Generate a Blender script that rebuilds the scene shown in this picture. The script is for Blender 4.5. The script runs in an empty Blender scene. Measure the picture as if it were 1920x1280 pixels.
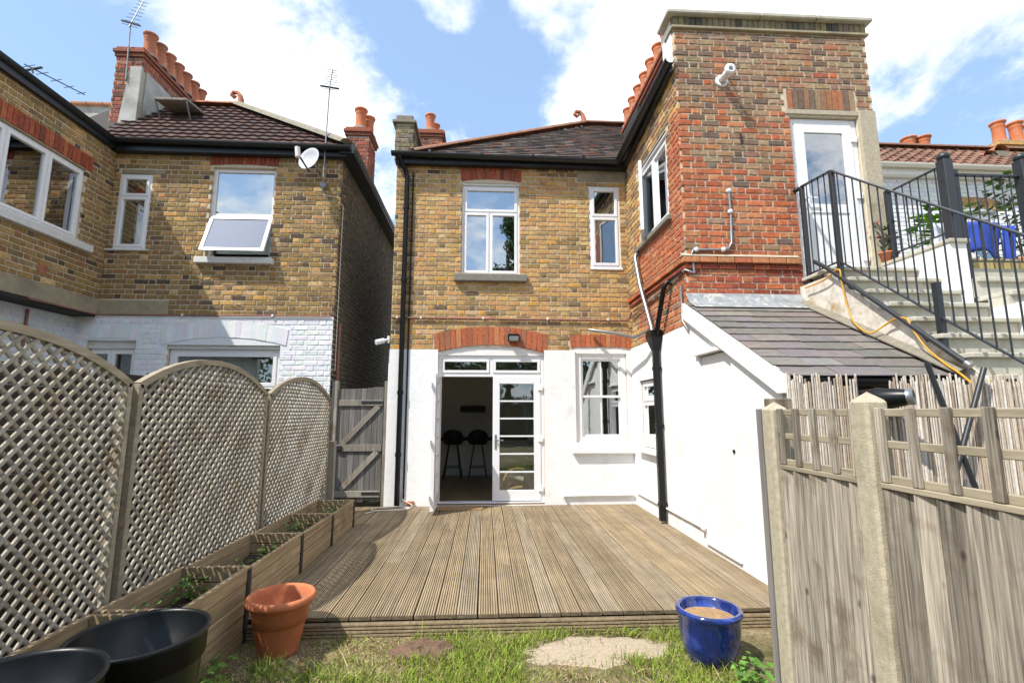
import bpy, math, random
import numpy as np
from mathutils import Vector, Matrix
random.seed(7)
R = random.Random(11)
SC = bpy.context.scene
COL = SC.collection
# ------------------------------------------------------------------ camera
FPX, PITCH = 906.0, math.radians(8.23)
YAW = math.atan(50/906*math.cos(PITCH))
CAM = np.array([0, 0, 1.72])
FW_ = np.array([math.sin(YAW)*math.cos(PITCH), math.cos(YAW)*math.cos(PITCH), math.sin(PITCH)])
RT_ = np.array([math.cos(YAW), -math.sin(YAW), 0.0])
UP_ = np.cross(RT_, FW_)
cd = bpy.data.cameras.new('camera'); cam = bpy.data.objects.new('camera', cd); COL.objects.link(cam)
cd.sensor_width = 36; cd.lens = FPX/1920*36; cd.clip_end = 2000; cd.clip_start = .05
cam.matrix_world = Matrix(((RT_[0], UP_[0], -FW_[0], CAM[0]), (RT_[1], UP_[1], -FW_[1], CAM[1]), (RT_[2], UP_[2], -FW_[2], CAM[2]), (0, 0, 0, 1)))
SC.camera = cam
# ------------------------------------------------------------------ sky and sun
SUN = Vector((.60, .42, -1.0)).normalized()          # direction the light travels
ELEV = math.asin(-SUN.z)
AZ = math.atan2(-SUN.x, -SUN.y)                       # bearing of the sun, clockwise from +Y
world = bpy.data.worlds.new('World'); SC.world = world; world.use_nodes = True
nt = world.node_tree; N = nt.nodes; L = nt.links
N.clear()
out = N.new('ShaderNodeOutputWorld'); bg = N.new('ShaderNodeBackground'); L.new(bg.outputs[0], out.inputs[0])
sky = N.new('ShaderNodeTexSky'); sky.sky_type = 'NISHITA'; sky.sun_disc = False
sky.sun_elevation = ELEV; sky.sun_rotation = AZ % (2*math.pi); sky.air_density = 1.0; sky.dust_density = .6; sky.ozone_density = 1.4
bg.inputs[1].default_value = .148
tc = N.new('ShaderNodeTexCoord')
def wn(t, **k):
    n = N.new(t)
    for a, b in k.items(): setattr(n, a, b)
    return n
sep = wn('ShaderNodeSeparateXYZ'); L.new(tc.outputs['Generated'], sep.inputs[0])
mz = wn('ShaderNodeMath', operation='MAXIMUM'); L.new(sep.outputs[2], mz.inputs[0]); mz.inputs[1].default_value = 0
az = wn('ShaderNodeMath', operation='ADD'); L.new(mz.outputs[0], az.inputs[0]); az.inputs[1].default_value = .22
cx = wn('ShaderNodeMath', operation='DIVIDE'); L.new(sep.outputs[0], cx.inputs[0]); L.new(az.outputs[0], cx.inputs[1])
cy = wn('ShaderNodeMath', operation='DIVIDE'); L.new(sep.outputs[1], cy.inputs[0]); L.new(az.outputs[0], cy.inputs[1])
cv = wn('ShaderNodeCombineXYZ'); L.new(cx.outputs[0], cv.inputs[0]); L.new(cy.outputs[0], cv.inputs[1])
mp = wn('ShaderNodeMapping'); L.new(cv.outputs[0], mp.inputs[0]); mp.inputs[1].default_value = (3.35, 1.2, 2.1)
nz = wn('ShaderNodeTexNoise'); L.new(mp.outputs[0], nz.inputs[0]); nz.inputs['Scale'].default_value = 2.1; nz.inputs['Detail'].default_value = 10; nz.inputs['Roughness'].default_value = .6; nz.inputs['Distortion'].default_value = .25
def blob(px, py, deg, soft, prev, amt):               # a cloud bank or a clear patch in the direction of a photo pixel
    d = FW_+(px-960)/FPX*RT_+(640-py)/FPX*UP_; d = d/np.linalg.norm(d)
    dt = wn('ShaderNodeVectorMath', operation='DOT_PRODUCT'); L.new(tc.outputs['Generated'], dt.inputs[0]); dt.inputs[1].default_value = tuple(d)
    mr = wn('ShaderNodeMapRange', interpolation_type='SMOOTHSTEP'); L.new(dt.outputs['Value'], mr.inputs[0])
    mr.inputs[1].default_value = math.cos(math.radians(deg+soft)); mr.inputs[2].default_value = math.cos(math.radians(max(0, deg-soft))); mr.inputs[3].default_value = 0; mr.inputs[4].default_value = amt
    ad = wn('ShaderNodeMath', operation='ADD'); L.new(prev, ad.inputs[0]); L.new(mr.outputs[0], ad.inputs[1]); return ad.outputs[0]
cov = nz.outputs[0]
for px, py, dg, sf, am in ((540, 170, 6, 6, .10), (1130, 90, 6, 6, .13), (1450, 20, 9, 7, .09), (1720, 60, 7, 6, .08), (330, 50, 6, 6, .06), (40, 10, 3, 4, .09), (840, -10, 2, 3, .09),
                           (820, 130, 8, 8, -.11), (110, 150, 7, 7, -.10), (1860, 220, 6, 6, -.12), (930, 230, 5, 5, -.05)):
    cov = blob(px, py, dg, sf, cov, am)
cr = wn('ShaderNodeValToRGB'); L.new(cov, cr.inputs[0]); cr.color_ramp.elements[0].position = .45; cr.color_ramp.elements[1].position = .60
cr.color_ramp.interpolation = 'EASE'
n2 = wn('ShaderNodeTexNoise'); L.new(mp.outputs[0], n2.inputs[0]); n2.inputs['Scale'].default_value = 2.6; n2.inputs['Detail'].default_value = 6
c2 = wn('ShaderNodeValToRGB'); L.new(n2.outputs[0], c2.inputs[0]); c2.color_ramp.elements[0].position = .3; c2.color_ramp.elements[1].position = .62
c2.color_ramp.elements[0].color = (5.0, 5.3, 5.8, 1); c2.color_ramp.elements[1].color = (7.4, 7.5, 7.6, 1)
pale = wn('ShaderNodeMix', data_type='RGBA'); pale.inputs[0].default_value = .42; L.new(sky.outputs[0], pale.inputs[6]); pale.inputs[7].default_value = (2.9, 4.3, 6.4, 1)
mx = wn('ShaderNodeMix', data_type='RGBA'); L.new(cr.outputs[0], mx.inputs[0]); L.new(pale.outputs[2], mx.inputs[6]); L.new(c2.outputs[0], mx.inputs[7])
L.new(mx.outputs[2], bg.inputs[0])
sl = bpy.data.lights.new('sun', 'SUN'); sl.energy = 4.1; sl.angle = math.radians(.55); sl.color = (1.0, .955, .88)
so = bpy.data.objects.new('sun', sl); COL.objects.link(so); so.rotation_euler = SUN.to_track_quat('-Z', 'Y').to_euler(); so.location = (-20, -15, 40)
SC.view_settings.view_transform = 'Standard'; SC.view_settings.look = 'None'; SC.view_settings.gamma = 1; SC.view_settings.exposure = .6
try: SC.view_settings.use_curve_mapping = False
except Exception: pass
SC.cycles.max_bounces = 10; SC.cycles.diffuse_bounces = 6; SC.cycles.transparent_max_bounces = 16

# ------------------------------------------------------------------ photo pixel -> place on a known plane
def ray(x, y): return FW_+(x-960)/FPX*RT_+(640-y)/FPX*UP_
def oY(x, y, Y): r = ray(x, y); return CAM+(Y-CAM[1])/r[1]*r
def oX(x, y, X): r = ray(x, y); return CAM+(X-CAM[0])/r[0]*r
def oZ(x, y, Z): r = ray(x, y); return CAM+(Z-CAM[2])/r[2]*r

# ------------------------------------------------------------------ materials
MATS = {}
def material(name, base=(.5, .5, .5), rough=.7, metal=0., spec=.5, attr=False, noise=None, bump=0., bscale=60, grain=None, vary=0., stain=None, coat=0., knots=None, gdetail=5):
    """noise=(scale, amount) mottling; grain=(sx,sy,sz,amount) stretched streaks; vary: per-object brightness; stain=(scale, colour, lo, hi)"""
    m = bpy.data.materials.new(name); m.use_nodes = True; MATS[name] = m
    nt = m.node_tree; N = nt.nodes; L = nt.links
    b = N['Principled BSDF']; b.inputs['Roughness'].default_value = rough; b.inputs['Metallic'].default_value = metal
    b.inputs['Specular IOR Level'].default_value = spec; b.inputs['Coat Weight'].default_value = coat
    geo = N.new('ShaderNodeNewGeometry'); tc = N.new('ShaderNodeTexCoord')
    if attr:
        a = N.new('ShaderNodeAttribute'); a.attribute_name = 'Col'; col = a.outputs['Color']
    else:
        c = N.new('ShaderNodeRGB'); c.outputs[0].default_value = (*base, 1); col = c.outputs[0]
    fac = None
    def mulv(sock, amt, src):
        mr = N.new('ShaderNodeMapRange'); L.new(src, mr.inputs[0]); mr.inputs[1].default_value = .25; mr.inputs[2].default_value = .75
        mr.inputs[3].default_value = 1-amt; mr.inputs[4].default_value = 1+amt
        mm = N.new('ShaderNodeMix'); mm.data_type = 'RGBA'; mm.blend_type = 'MULTIPLY'; mm.inputs[0].default_value = 1
        L.new(sock, mm.inputs[6]); L.new(mr.outputs[0], mm.inputs[7]); return mm.outputs[2]
    hs = None
    if noise:
        n = N.new('ShaderNodeTexNoise'); n.inputs['Scale'].default_value = noise[0]; n.inputs['Detail'].default_value = 6; n.inputs['Roughness'].default_value = .65
        L.new(geo.outputs['Position'], n.inputs['Vector']); col = mulv(col, noise[1], n.outputs[0])
    if grain:
        mp = N.new('ShaderNodeMapping'); mp.inputs[3].default_value = grain[:3]; L.new(geo.outputs['Position'], mp.inputs[0])
        oi = N.new('ShaderNodeObjectInfo'); ad = N.new('ShaderNodeVectorMath'); ad.operation = 'ADD'
        sc = N.new('ShaderNodeMath'); sc.operation = 'MULTIPLY'; sc.inputs[1].default_value = 37; L.new(oi.outputs['Random'], sc.inputs[0])
        L.new(mp.outputs[0], ad.inputs[0]); L.new(sc.outputs[0], ad.inputs[1])
        n = N.new('ShaderNodeTexNoise'); n.inputs['Scale'].default_value = 1; n.inputs['Detail'].default_value = gdetail; n.inputs['Roughness'].default_value = .62; n.inputs['Distortion'].default_value = .5
        L.new(ad.outputs[0], n.inputs['Vector']); col = mulv(col, grain[3], n.outputs[0]); hs = n.outputs[0]
    if stain:
        n = N.new('ShaderNodeTexNoise'); n.inputs['Scale'].default_value = stain[0]; n.inputs['Detail'].default_value = 5; n.inputs['Roughness'].default_value = .6
        L.new(geo.outputs['Position'], n.inputs['Vector'])
        mr = N.new('ShaderNodeMapRange'); L.new(n.outputs[0], mr.inputs[0]); mr.inputs[1].default_value = stain[2]; mr.inputs[2].default_value = stain[3]
        mm = N.new('ShaderNodeMix'); mm.data_type = 'RGBA'; L.new(mr.outputs[0], mm.inputs[0]); L.new(col, mm.inputs[6]); mm.inputs[7].default_value = (*stain[1], 1); col = mm.outputs[2]
    if knots:
        mp2 = N.new('ShaderNodeMapping'); mp2.inputs[3].default_value = knots[0]; L.new(geo.outputs['Position'], mp2.inputs[0])
        vo = N.new('ShaderNodeTexVoronoi'); vo.inputs['Scale'].default_value = 1; L.new(mp2.outputs[0], vo.inputs['Vector'])
        mr = N.new('ShaderNodeMapRange'); L.new(vo.outputs['Distance'], mr.inputs[0]); mr.inputs[1].default_value = knots[1]; mr.inputs[2].default_value = knots[1]*2.2; mr.inputs[3].default_value = .75; mr.inputs[4].default_value = 0
        mm = N.new('ShaderNodeMix'); mm.data_type = 'RGBA'; L.new(mr.outputs[0], mm.inputs[0]); L.new(col, mm.inputs[6]); mm.inputs[7].default_value = (*knots[2], 1); col = mm.outputs[2]
    if vary:
        oi = N.new('ShaderNodeObjectInfo'); mr = N.new('ShaderNodeMapRange'); L.new(oi.outputs['Random'], mr.inputs[0])
        mr.inputs[3].default_value = 1-vary; mr.inputs[4].default_value = 1+vary
        mm = N.new('ShaderNodeMix'); mm.data_type = 'RGBA'; mm.blend_type = 'MULTIPLY'; mm.inputs[0].default_value = 1
        L.new(col, mm.inputs[6]); L.new(mr.outputs[0], mm.inputs[7]); col = mm.outputs[2]
    L.new(col, b.inputs['Base Color'])
    if bump:
        if hs is None or not grain:
            n = N.new('ShaderNodeTexNoise'); n.inputs['Scale'].default_value = bscale; n.inputs['Detail'].default_value = 4; L.new(geo.outputs['Position'], n.inputs['Vector']); hs = n.outputs[0]
        bp = N.new('ShaderNodeBump'); bp.inputs['Strength'].default_value = bump; bp.inputs['Distance'].default_value = .006
        L.new(hs, bp.inputs['Height']); L.new(bp.outputs[0], b.inputs['Normal'])
    return m
material('brick', attr=True, rough=.9, spec=.2, noise=(24, .40), bump=.8, bscale=120, stain=(1.5, (.13, .10, .07), .58, .95))
material('painted_brick', attr=True, rough=.75, spec=.3, noise=(9, .08), bump=.4, bscale=60)
material('tile', attr=True, rough=.85, spec=.25, noise=(38, .4), bump=.6, bscale=90)
material('slate', attr=True, rough=.8, spec=.25, noise=(14, .22), bump=.5, bscale=50, stain=(4, (.25, .17, .11), .62, .8))
material('mortar_pale', (.60, .52, .39), .95, noise=(30, .25), bump=.8, bscale=150)
material('mortar_grey', (.44, .39, .30), .95, noise=(24, .3), bump=.8, bscale=150)
material('mortar_white', (.72, .75, .78), .8, noise=(9, .06), bump=.5, bscale=60)
material('plaster', (.80, .79, .76), .9, noise=(2, .05))
material('render_white', (.82, .82, .81), .75, spec=.3, noise=(7, .035), bump=.9, bscale=13, stain=(1.7, (.60, .595, .57), .56, .82))
material('stucco_grey', (.40, .40, .37), .9, noise=(3.5, .25), bump=.6, bscale=30, stain=(2.3, (.22, .21, .18), .5, .75))
material('white_upvc', (.80, .80, .81), .32, spec=.5, noise=(5, .015))
material('white_paint', (.80, .79, .77), .55, noise=(14, .05), bump=.15, bscale=40)
material('old_white_paint', (.66, .66, .64), .7, noise=(20, .12), bump=.4, bscale=60, stain=(14, (.28, .27, .24), .62, .75))
material('concrete', (.42, .37, .27), .92, noise=(28, .25), bump=.5, bscale=130, stain=(3.1, (.24, .2, .13), .56, .8))
material('stone_band', (.33, .28, .19), .92, noise=(12, .2), bump=.4, bscale=60, stain=(2.5, (.17, .14, .1), .5, .75))
material('stone_sill', (.20, .185, .16), .9, noise=(16, .2), bump=.4)
material('black_plastic', (.006, .007, .008), .34, spec=.3, noise=(10, .2))
material('black_gutter', (.012, .015, .017), .4, spec=.5, noise=(10, .25))
material('black_metal', (.022, .026, .03), .42, spec=.5, noise=(30, .3))
material('grey_metal', (.30, .31, .32), .38, metal=.7, noise=(20, .2))
material('lead', (.27, .29, .30), .6, noise=(13, .35), bump=.4, bscale=30, stain=(9, (.55, .53, .47), .55, .7))
material('copper_pipe', (.24, .10, .07), .5, noise=(12, .3))
material('terracotta', (.52, .17, .075), .8, spec=.3, noise=(9, .18), bump=.25, bscale=80, stain=(5, (.60, .36, .25), .58, .8))
material('terracotta_dull', (.40, .145, .075), .85, noise=(8, .3), bump=.3, bscale=60, stain=(5, (.14, .08, .06), .55, .75))
material('ridge_clay', (.42, .19, .105), .9, noise=(9, .3), bump=.4, bscale=60, stain=(5, (.24, .2, .15), .5, .75))
material('cement', (.22, .20, .155), .95, noise=(12, .25), bump=.8, bscale=50)
material('deck_wood', attr=True, rough=.8, spec=.2, grain=(34, 1.1, 34, .42), gdetail=8, noise=(3.1, .2), vary=.09, bump=.25)
material('grey_wood', (.27, .245, .205), .85, spec=.2, grain=(46, 46, 2.2, .42), vary=.16, bump=.5, stain=(3.2, (.19, .14, .09), .5, .72))
material('silver_wood', (.285, .25, .20), .85, spec=.2, grain=(95, 95, 2.6, .85), gdetail=9, vary=.34, bump=.8, stain=(4.2, (.125, .09, .058), .52, .72), knots=((9, 9, 5.2), .06, (.05, .035, .025)))
material('lattice_wood', (.335, .305, .245), .85, spec=.2, noise=(40, .3), vary=.22, bump=.4, bscale=90, stain=(3.1, (.2, .145, .085), .5, .75))
material('lattice_grey', (.31, .265, .19), .85, spec=.2, grain=(30, 3, 30, .35), vary=.1, bump=.4)
material('planter_wood', (.33, .245, .145), .85, spec=.2, grain=(40, 1.8, 40, .45), vary=.15, bump=.4, stain=(2.6, (.22, .165, .10), .48, .7))
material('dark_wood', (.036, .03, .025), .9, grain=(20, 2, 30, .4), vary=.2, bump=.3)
material('gate_wood', (.17, .162, .15), .9, spec=.2, grain=(50, 50, 2, .5), vary=.2, bump=.5)
material('yellow_wood', (.42, .33, .13), .85, grain=(40, 40, 2, .3), vary=.15, bump=.3)
material('reed', attr=True, rough=.75, noise=(30, .25))
material('soil', (.045, .033, .024), .95, noise=(30, .5), bump=1, bscale=60)
material('glaze_blue', (.009, .024, .14), .12, spec=.6, noise=(7, .5), coat=.6, stain=(7, (.03, .075, .36), .52, .72))
material('leaf', attr=True, rough=.6, spec=.3)
material('blade', attr=True, rough=.7, spec=.2)
material('bark', (.10, .075, .05), .95, noise=(12, .4), bump=1, bscale=30)
material('fabric_blue', (.03, .075, .42), .9, noise=(8, .2))
material('fabric_pale', (.60, .64, .72), .9, noise=(8, .08))
material('dish_grey', (.46, .47, .50), .5, noise=(9, .08))
material('curtain', (.42, .44, .40), .9, noise=(6, .1))
material('blind', (.70, .74, .76), .6)
material('cable_yellow', (.62, .30, .02), .45)
material('cable_white', (.7, .68, .62), .5)
material('birch', (.60, .38, .15), .5, grain=(10, 10, 10, .15))
material('cushion', (.62, .59, .52), .9)
material('room_floor', (.24, .16, .09), .35, grain=(12, 1, 12, .3))
material('stool_black', (.016, .016, .018), .5)
material('dark_interior', (.05, .05, .05), .8)
material('tread_stone', (.47, .45, .375), .9, noise=(9, .14), bump=.5, bscale=60, stain=(3, (.33, .29, .21), .52, .75))
material('rough_plaster', (.62, .58, .51), .95, noise=(11, .3), bump=1, bscale=22, stain=(3.4, (.36, .25, .10), .5, .66))
material('sand_slab', (.40, .325, .235), .95, noise=(70, .3), bump=1, bscale=150)
material('stump', (.14, .085, .055), .95, noise=(18, .5), bump=1, bscale=40)
material('mat_wood', (.34, .21, .10), .85, noise=(26, .4))
material('shutter_blue', (.16, .27, .42), .6)
def glass_mat(name, tint, refl):
    m = bpy.data.materials.new(name); m.use_nodes = True; MATS[name] = m
    nt = m.node_tree; N = nt.nodes; L = nt.links; N.clear()
    o = N.new('ShaderNodeOutputMaterial'); t = N.new('ShaderNodeBsdfTransparent'); g = N.new('ShaderNodeBsdfGlossy'); mx = N.new('ShaderNodeMixShader')
    t.inputs[0].default_value = (*tint, 1); g.inputs['Roughness'].default_value = .008; g.inputs[0].default_value = (.95, .97, 1, 1)
    f = N.new('ShaderNodeFresnel'); f.inputs[0].default_value = 1.52
    mr = N.new('ShaderNodeMapRange'); L.new(f.outputs[0], mr.inputs[0]); mr.inputs[1].default_value = 0; mr.inputs[2].default_value = 1; mr.inputs[3].default_value = refl; mr.inputs[4].default_value = 1
    nz = N.new('ShaderNodeTexNoise'); nz.inputs['Scale'].default_value = 2.5; geo = N.new('ShaderNodeNewGeometry'); L.new(geo.outputs['Position'], nz.inputs['Vector'])
    bp = N.new('ShaderNodeBump'); bp.inputs['Strength'].default_value = .05; bp.inputs['Distance'].default_value = .02; L.new(nz.outputs[0], bp.inputs['Height']); L.new(bp.outputs[0], g.inputs['Normal'])
    L.new(mr.outputs[0], mx.inputs[0]); L.new(t.outputs[0], mx.inputs[1]); L.new(g.outputs[0], mx.inputs[2]); L.new(mx.outputs[0], o.inputs[0])
glass_mat('glass', (.80, .86, .84), .10)
glass_mat('glass_double', (.74, .82, .80), .36)
def ground_mat():
    m = bpy.data.materials.new('ground'); m.use_nodes = True; MATS['ground'] = m
    nt = m.node_tree; N = nt.nodes; L = nt.links; b = N['Principled BSDF']; b.inputs['Roughness'].default_value = .95; b.inputs['Specular IOR Level'].default_value = .1
    geo = N.new('ShaderNodeNewGeometry')
    def ns(s, d=6):
        n = N.new('ShaderNodeTexNoise'); n.inputs['Scale'].default_value = s; n.inputs['Detail'].default_value = d; n.inputs['Roughness'].default_value = .7; L.new(geo.outputs['Position'], n.inputs['Vector']); return n
    a = ns(1.6); r = N.new('ShaderNodeValToRGB'); L.new(a.outputs[0], r.inputs[0])
    e = r.color_ramp.elements; e[0].position = .36; e[0].color = (.085, .085, .032, 1); e[1].position = .60; e[1].color = (.31, .245, .15, 1)
    x = e.new(.5); x.color = (.20, .165, .085, 1)
    f = ns(42); mm = N.new('ShaderNodeMix'); mm.data_type = 'RGBA'; mm.blend_type = 'MULTIPLY'; mm.inputs[0].default_value = 1
    mr = N.new('ShaderNodeMapRange'); L.new(f.outputs[0], mr.inputs[0]); mr.inputs[1].default_value = .3; mr.inputs[2].default_value = .7; mr.inputs[3].default_value = .45; mr.inputs[4].default_value = 1.5
    L.new(r.outputs[0], mm.inputs[6]); L.new(mr.outputs[0], mm.inputs[7]); L.new(mm.outputs[2], b.inputs['Base Color'])
    bp = N.new('ShaderNodeBump'); bp.inputs['Strength'].default_value = 1; bp.inputs['Distance'].default_value = .02; L.new(f.outputs[0], bp.inputs['Height']); L.new(bp.outputs[0], b.inputs['Normal'])
ground_mat()

# ------------------------------------------------------------------ mesh helpers
WL = {}                                              # world location of every object (nothing is rotated above leaf level)
class Fr:
    """wall frame: (u, d, z) with d the depth into the wall. kind 'y': faces -y; 'x-': faces -x; 'x+': faces +x"""
    def __init__(s, kind, p): s.k = kind; s.p = p
    def __call__(s, u, d, z):
        if s.k == 'y': return (u, s.p+d, z)
        if s.k == 'x-': return (s.p+d, u, z)
        if s.k == 'x+': return (s.p-d, u, z)
        return (u, d, z)
    def mat(s, u, z):
        a = {'y': 0, 'x-': -math.pi/2, 'x+': math.pi/2}[s.k]
        return Matrix.Translation(s(u, 0, z)) @ Matrix.Rotation(a, 4, 'Z')
WF = Fr('w', 0)
class MB:
    def __init__(s): s.v = []; s.f = []; s.c = []; s.sm = []
    def add(s, vs, fs, col=None, smooth=False):
        n = len(s.v); s.v += [tuple(p) for p in vs]; s.f += [tuple(i+n for i in q) for q in fs]; s.c += [col or (1, 1, 1)]*len(vs); s.sm += [smooth]*len(fs); return s
    def box(s, u0, u1, d0, d1, z0, z1, fr=WF, b=0., col=None):
        if b <= 0 or min(abs(u1-u0), abs(d1-d0), abs(z1-z0)) < 2.5*b:
            vs = [fr(u, d, z) for z in (z0, z1) for d in (d0, d1) for u in (u0, u1)]
            return s.add(vs, [(0, 2, 3, 1), (4, 5, 7, 6), (0, 1, 5, 4), (1, 3, 7, 5), (3, 2, 6, 7), (2, 0, 4, 6)], col)
        return s.obox([(u0+u1)/2, (d0+d1)/2, (z0+z1)/2], (1, 0, 0), (0, 1, 0), (0, 0, 1), abs(u1-u0)/2, abs(d1-d0)/2, abs(z1-z0)/2, b, fr, col)
    def obox(s, c, ax, ay, az, hx, hy, hz, b=0., fr=WF, col=None):
        c = np.array(c, float); A = [np.array(a, float) for a in (ax, ay, az)]; H = [hx, hy, hz]; vs = []; idx = {}
        if b <= 0:
            for sz in (-1, 1):
                for sy in (-1, 1):
                    for sx in (-1, 1): vs.append(fr(*(c+A[0]*hx*sx+A[1]*hy*sy+A[2]*hz*sz)))
            return s.add(vs, [(0, 2, 3, 1), (4, 5, 7, 6), (0, 1, 5, 4), (1, 3, 7, 5), (3, 2, 6, 7), (2, 0, 4, 6)], col)
        for sx in (-1, 1):
            for sy in (-1, 1):
                for sz in (-1, 1):
                    for k in range(3):
                        h = [H[i]-(0 if i == k else b) for i in range(3)]
                        idx[(sx, sy, sz, k)] = len(vs); vs.append(fr(*(c+A[0]*h[0]*sx+A[1]*h[1]*sy+A[2]*h[2]*sz)))
        fs = []
        for k in range(3):
            i, j = [(1, 2), (2, 0), (0, 1)][k]
            for sg in (-1, 1):
                q = []
                for (a, bb) in ((-1, -1), (1, -1), (1, 1), (-1, 1)):
                    t = [0, 0, 0]; t[k] = sg; t[i] = a; t[j] = bb; q.append(idx[(*t, k)])
                fs.append(tuple(q if sg > 0 else q[::-1]))
            for a in (-1, 1):
                for bb in (-1, 1):
                    t0 = [0, 0, 0]; t0[i] = a; t0[j] = bb; t0[k] = -1; t1 = list(t0); t1[k] = 1
                    fs.append((idx[(*t0, i)], idx[(*t1, i)], idx[(*t1, j)], idx[(*t0, j)]))
        for sx in (-1, 1):
            for sy in (-1, 1):
                for sz in (-1, 1): fs.append(tuple(idx[(sx, sy, sz, k)] for k in range(3)))
        return s.add(vs, fs, col)
    def bar(s, p0, p1, w, h, up=(0, 0, 1), b=0., col=None):
        p0 = np.array(p0, float); p1 = np.array(p1, float); d = p1-p0; l = np.linalg.norm(d); d /= l
        up = np.array(up, float)
        if abs(d@up) > .98: up = np.array((0, 1., 0))
        x = np.cross(d, up); x /= np.linalg.norm(x); y = np.cross(x, d)
        return s.obox((p0+p1)/2, x, d, y, w/2, l/2, h/2, b, WF, col)
    def tube(s, pts, r, n=10, caps=True, smooth=True, col=None):
        P = [np.array(p, float) for p in pts]; m = len(P); rr = r if isinstance(r, (list, tuple)) else [r]*m; vs = []
        prev = None
        for i in range(m):
            t = (P[min(i+1, m-1)]-P[max(i-1, 0)]); t /= (np.linalg.norm(t)+1e-9)
            if prev is None:
                a = np.array((0, 0, 1.)) if abs(t[2]) < .9 else np.array((1., 0, 0)); x = np.cross(t, a)
            else: x = prev-t*(prev@t)
            x /= np.linalg.norm(x); prev = x; y = np.cross(t, x)
            for k in range(n):
                a = 2*math.pi*k/n; vs.append(P[i]+rr[i]*(math.cos(a)*x+math.sin(a)*y))
        fs = [(i*n+k, i*n+(k+1) % n, (i+1)*n+(k+1) % n, (i+1)*n+k) for i in range(m-1) for k in range(n)]
        s.add(vs, fs, col, smooth)
        if caps: s.add(vs[:n], [tuple(range(n))[::-1]], col); s.add(vs[-n:], [tuple(range(n))], col)
        return s
    def lathe(s, prof, c=(0, 0, 0), n=32, smooth=True, ax=None, col=None):
        vs = []; c = np.array(c, float)
        if ax is None: X, Y_, Z = np.eye(3)
        else:
            Z = np.array(ax, float); Z /= np.linalg.norm(Z); t = np.array((0, 0, 1.)) if abs(Z[2]) < .9 else np.array((1., 0, 0)); X = np.cross(t, Z); X /= np.linalg.norm(X); Y_ = np.cross(Z, X)
        for r, z in prof:
            for k in range(n):
                a = 2*math.pi*k/n; vs.append(c+X*r*math.cos(a)+Y_*r*math.sin(a)+Z*z)
        m = len(prof)
        return s.add(vs, [(i*n+k, i*n+(k+1) % n, (i+1)*n+(k+1) % n, (i+1)*n+k) for i in range(m-1) for k in range(n)], col, smooth)
    def prism(s, poly, vec, col=None):
        vec = np.array(vec, float); a = [np.array(p, float) for p in poly]; n = len(a)
        return s.add(a+[p+vec for p in a], [tuple(range(n))[::-1], tuple(range(n, 2*n))]+[(i, (i+1) % n, n+(i+1) % n, n+i) for i in range(n)], col)
    def mesh(s, name, origin, mat):
        me = bpy.data.meshes.new(name); v = np.array(s.v, float)-np.array(origin)
        me.from_pydata(v.tolist(), [], s.f); me.materials.append(MATS[mat])
        a = me.color_attributes.new('Col', 'FLOAT_COLOR', 'POINT'); c = np.ones((len(s.v), 4)); c[:, :3] = np.array(s.c); a.data.foreach_set('color', c.ravel())
        if any(s.sm):
            me.polygons.foreach_set('use_smooth', s.sm)
        return me
    def build(s, name, mat, parent=None, origin=None):
        v = np.array(s.v, float)
        if origin is None: origin = (v.min(0)+v.max(0))/2; origin[2] = v[:, 2].min()
        o = bpy.data.objects.new(name, s.mesh(name, origin, mat)); COL.objects.link(o); put(o, origin, parent); return o
def put(o, loc, parent=None):
    loc = Vector(loc); WL[o.name] = loc
    if parent is not None: o.parent = parent; o.location = loc-WL[parent.name]
    else: o.location = loc
def tag(o, label, cat, group=None, kind=None):
    o['label'] = label
    if cat: o['category'] = cat
    if group: o['group'] = group
    if kind: o['kind'] = kind
    return o
def thing(name, label, cat, loc, group=None):
    o = bpy.data.objects.new(name, None); COL.objects.link(o); o.empty_display_size = .1; put(o, loc); return tag(o, label, cat, group)
def empty(name, parent, loc):
    o = bpy.data.objects.new(name, None); COL.objects.link(o); o.empty_display_size = .1; put(o, loc, parent); return o
def B(*a, **k): return MB().box(*a, **k)

# pieces: the 300 that show largest become objects, the rest one joined part
class Pieces:
    def __init__(s): s.p = []; s.cache = {}
    def add(s, key, mb, M, w=1.): s.p.append((key, mb, M, w))
    def finish(s, name, mat, parent, limit=300, stuffname=None):
        def rank(q):
            p = np.array(q[2].translation)-CAM; z = p@FW_
            if z < .1: return 1e9
            x, y = abs(p@RT_/z), abs(p@UP_/z)
            return z/q[3]+(0 if x < 1.06 and y < .71 else 1000)
        s.p.sort(key=rank)
        for key, mb, M, w in s.p[:limit]:
            me = s.cache.get(key) if key is not None else None
            if me is None:
                me = mb.mesh(name, (0, 0, 0), mat)
                if key is not None: s.cache[key] = me
            o = bpy.data.objects.new(name, me); COL.objects.link(o); o.parent = parent
            M2 = M.copy(); M2.translation = M.translation-WL[parent.name]; o.matrix_local = M2; WL[o.name] = M.translation.copy()
        rest = s.p[limit:]
        if rest:
            J = MB()
            for key, mb, M, w in rest:
                A = np.array(M); v = np.array(mb.v)@A[:3, :3].T+A[:3, 3]; J.add(v, mb.f, None); J.c[-len(mb.c):] = mb.c
            o = J.build(stuffname or name, mat, parent); o['kind'] = 'stuff'

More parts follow.
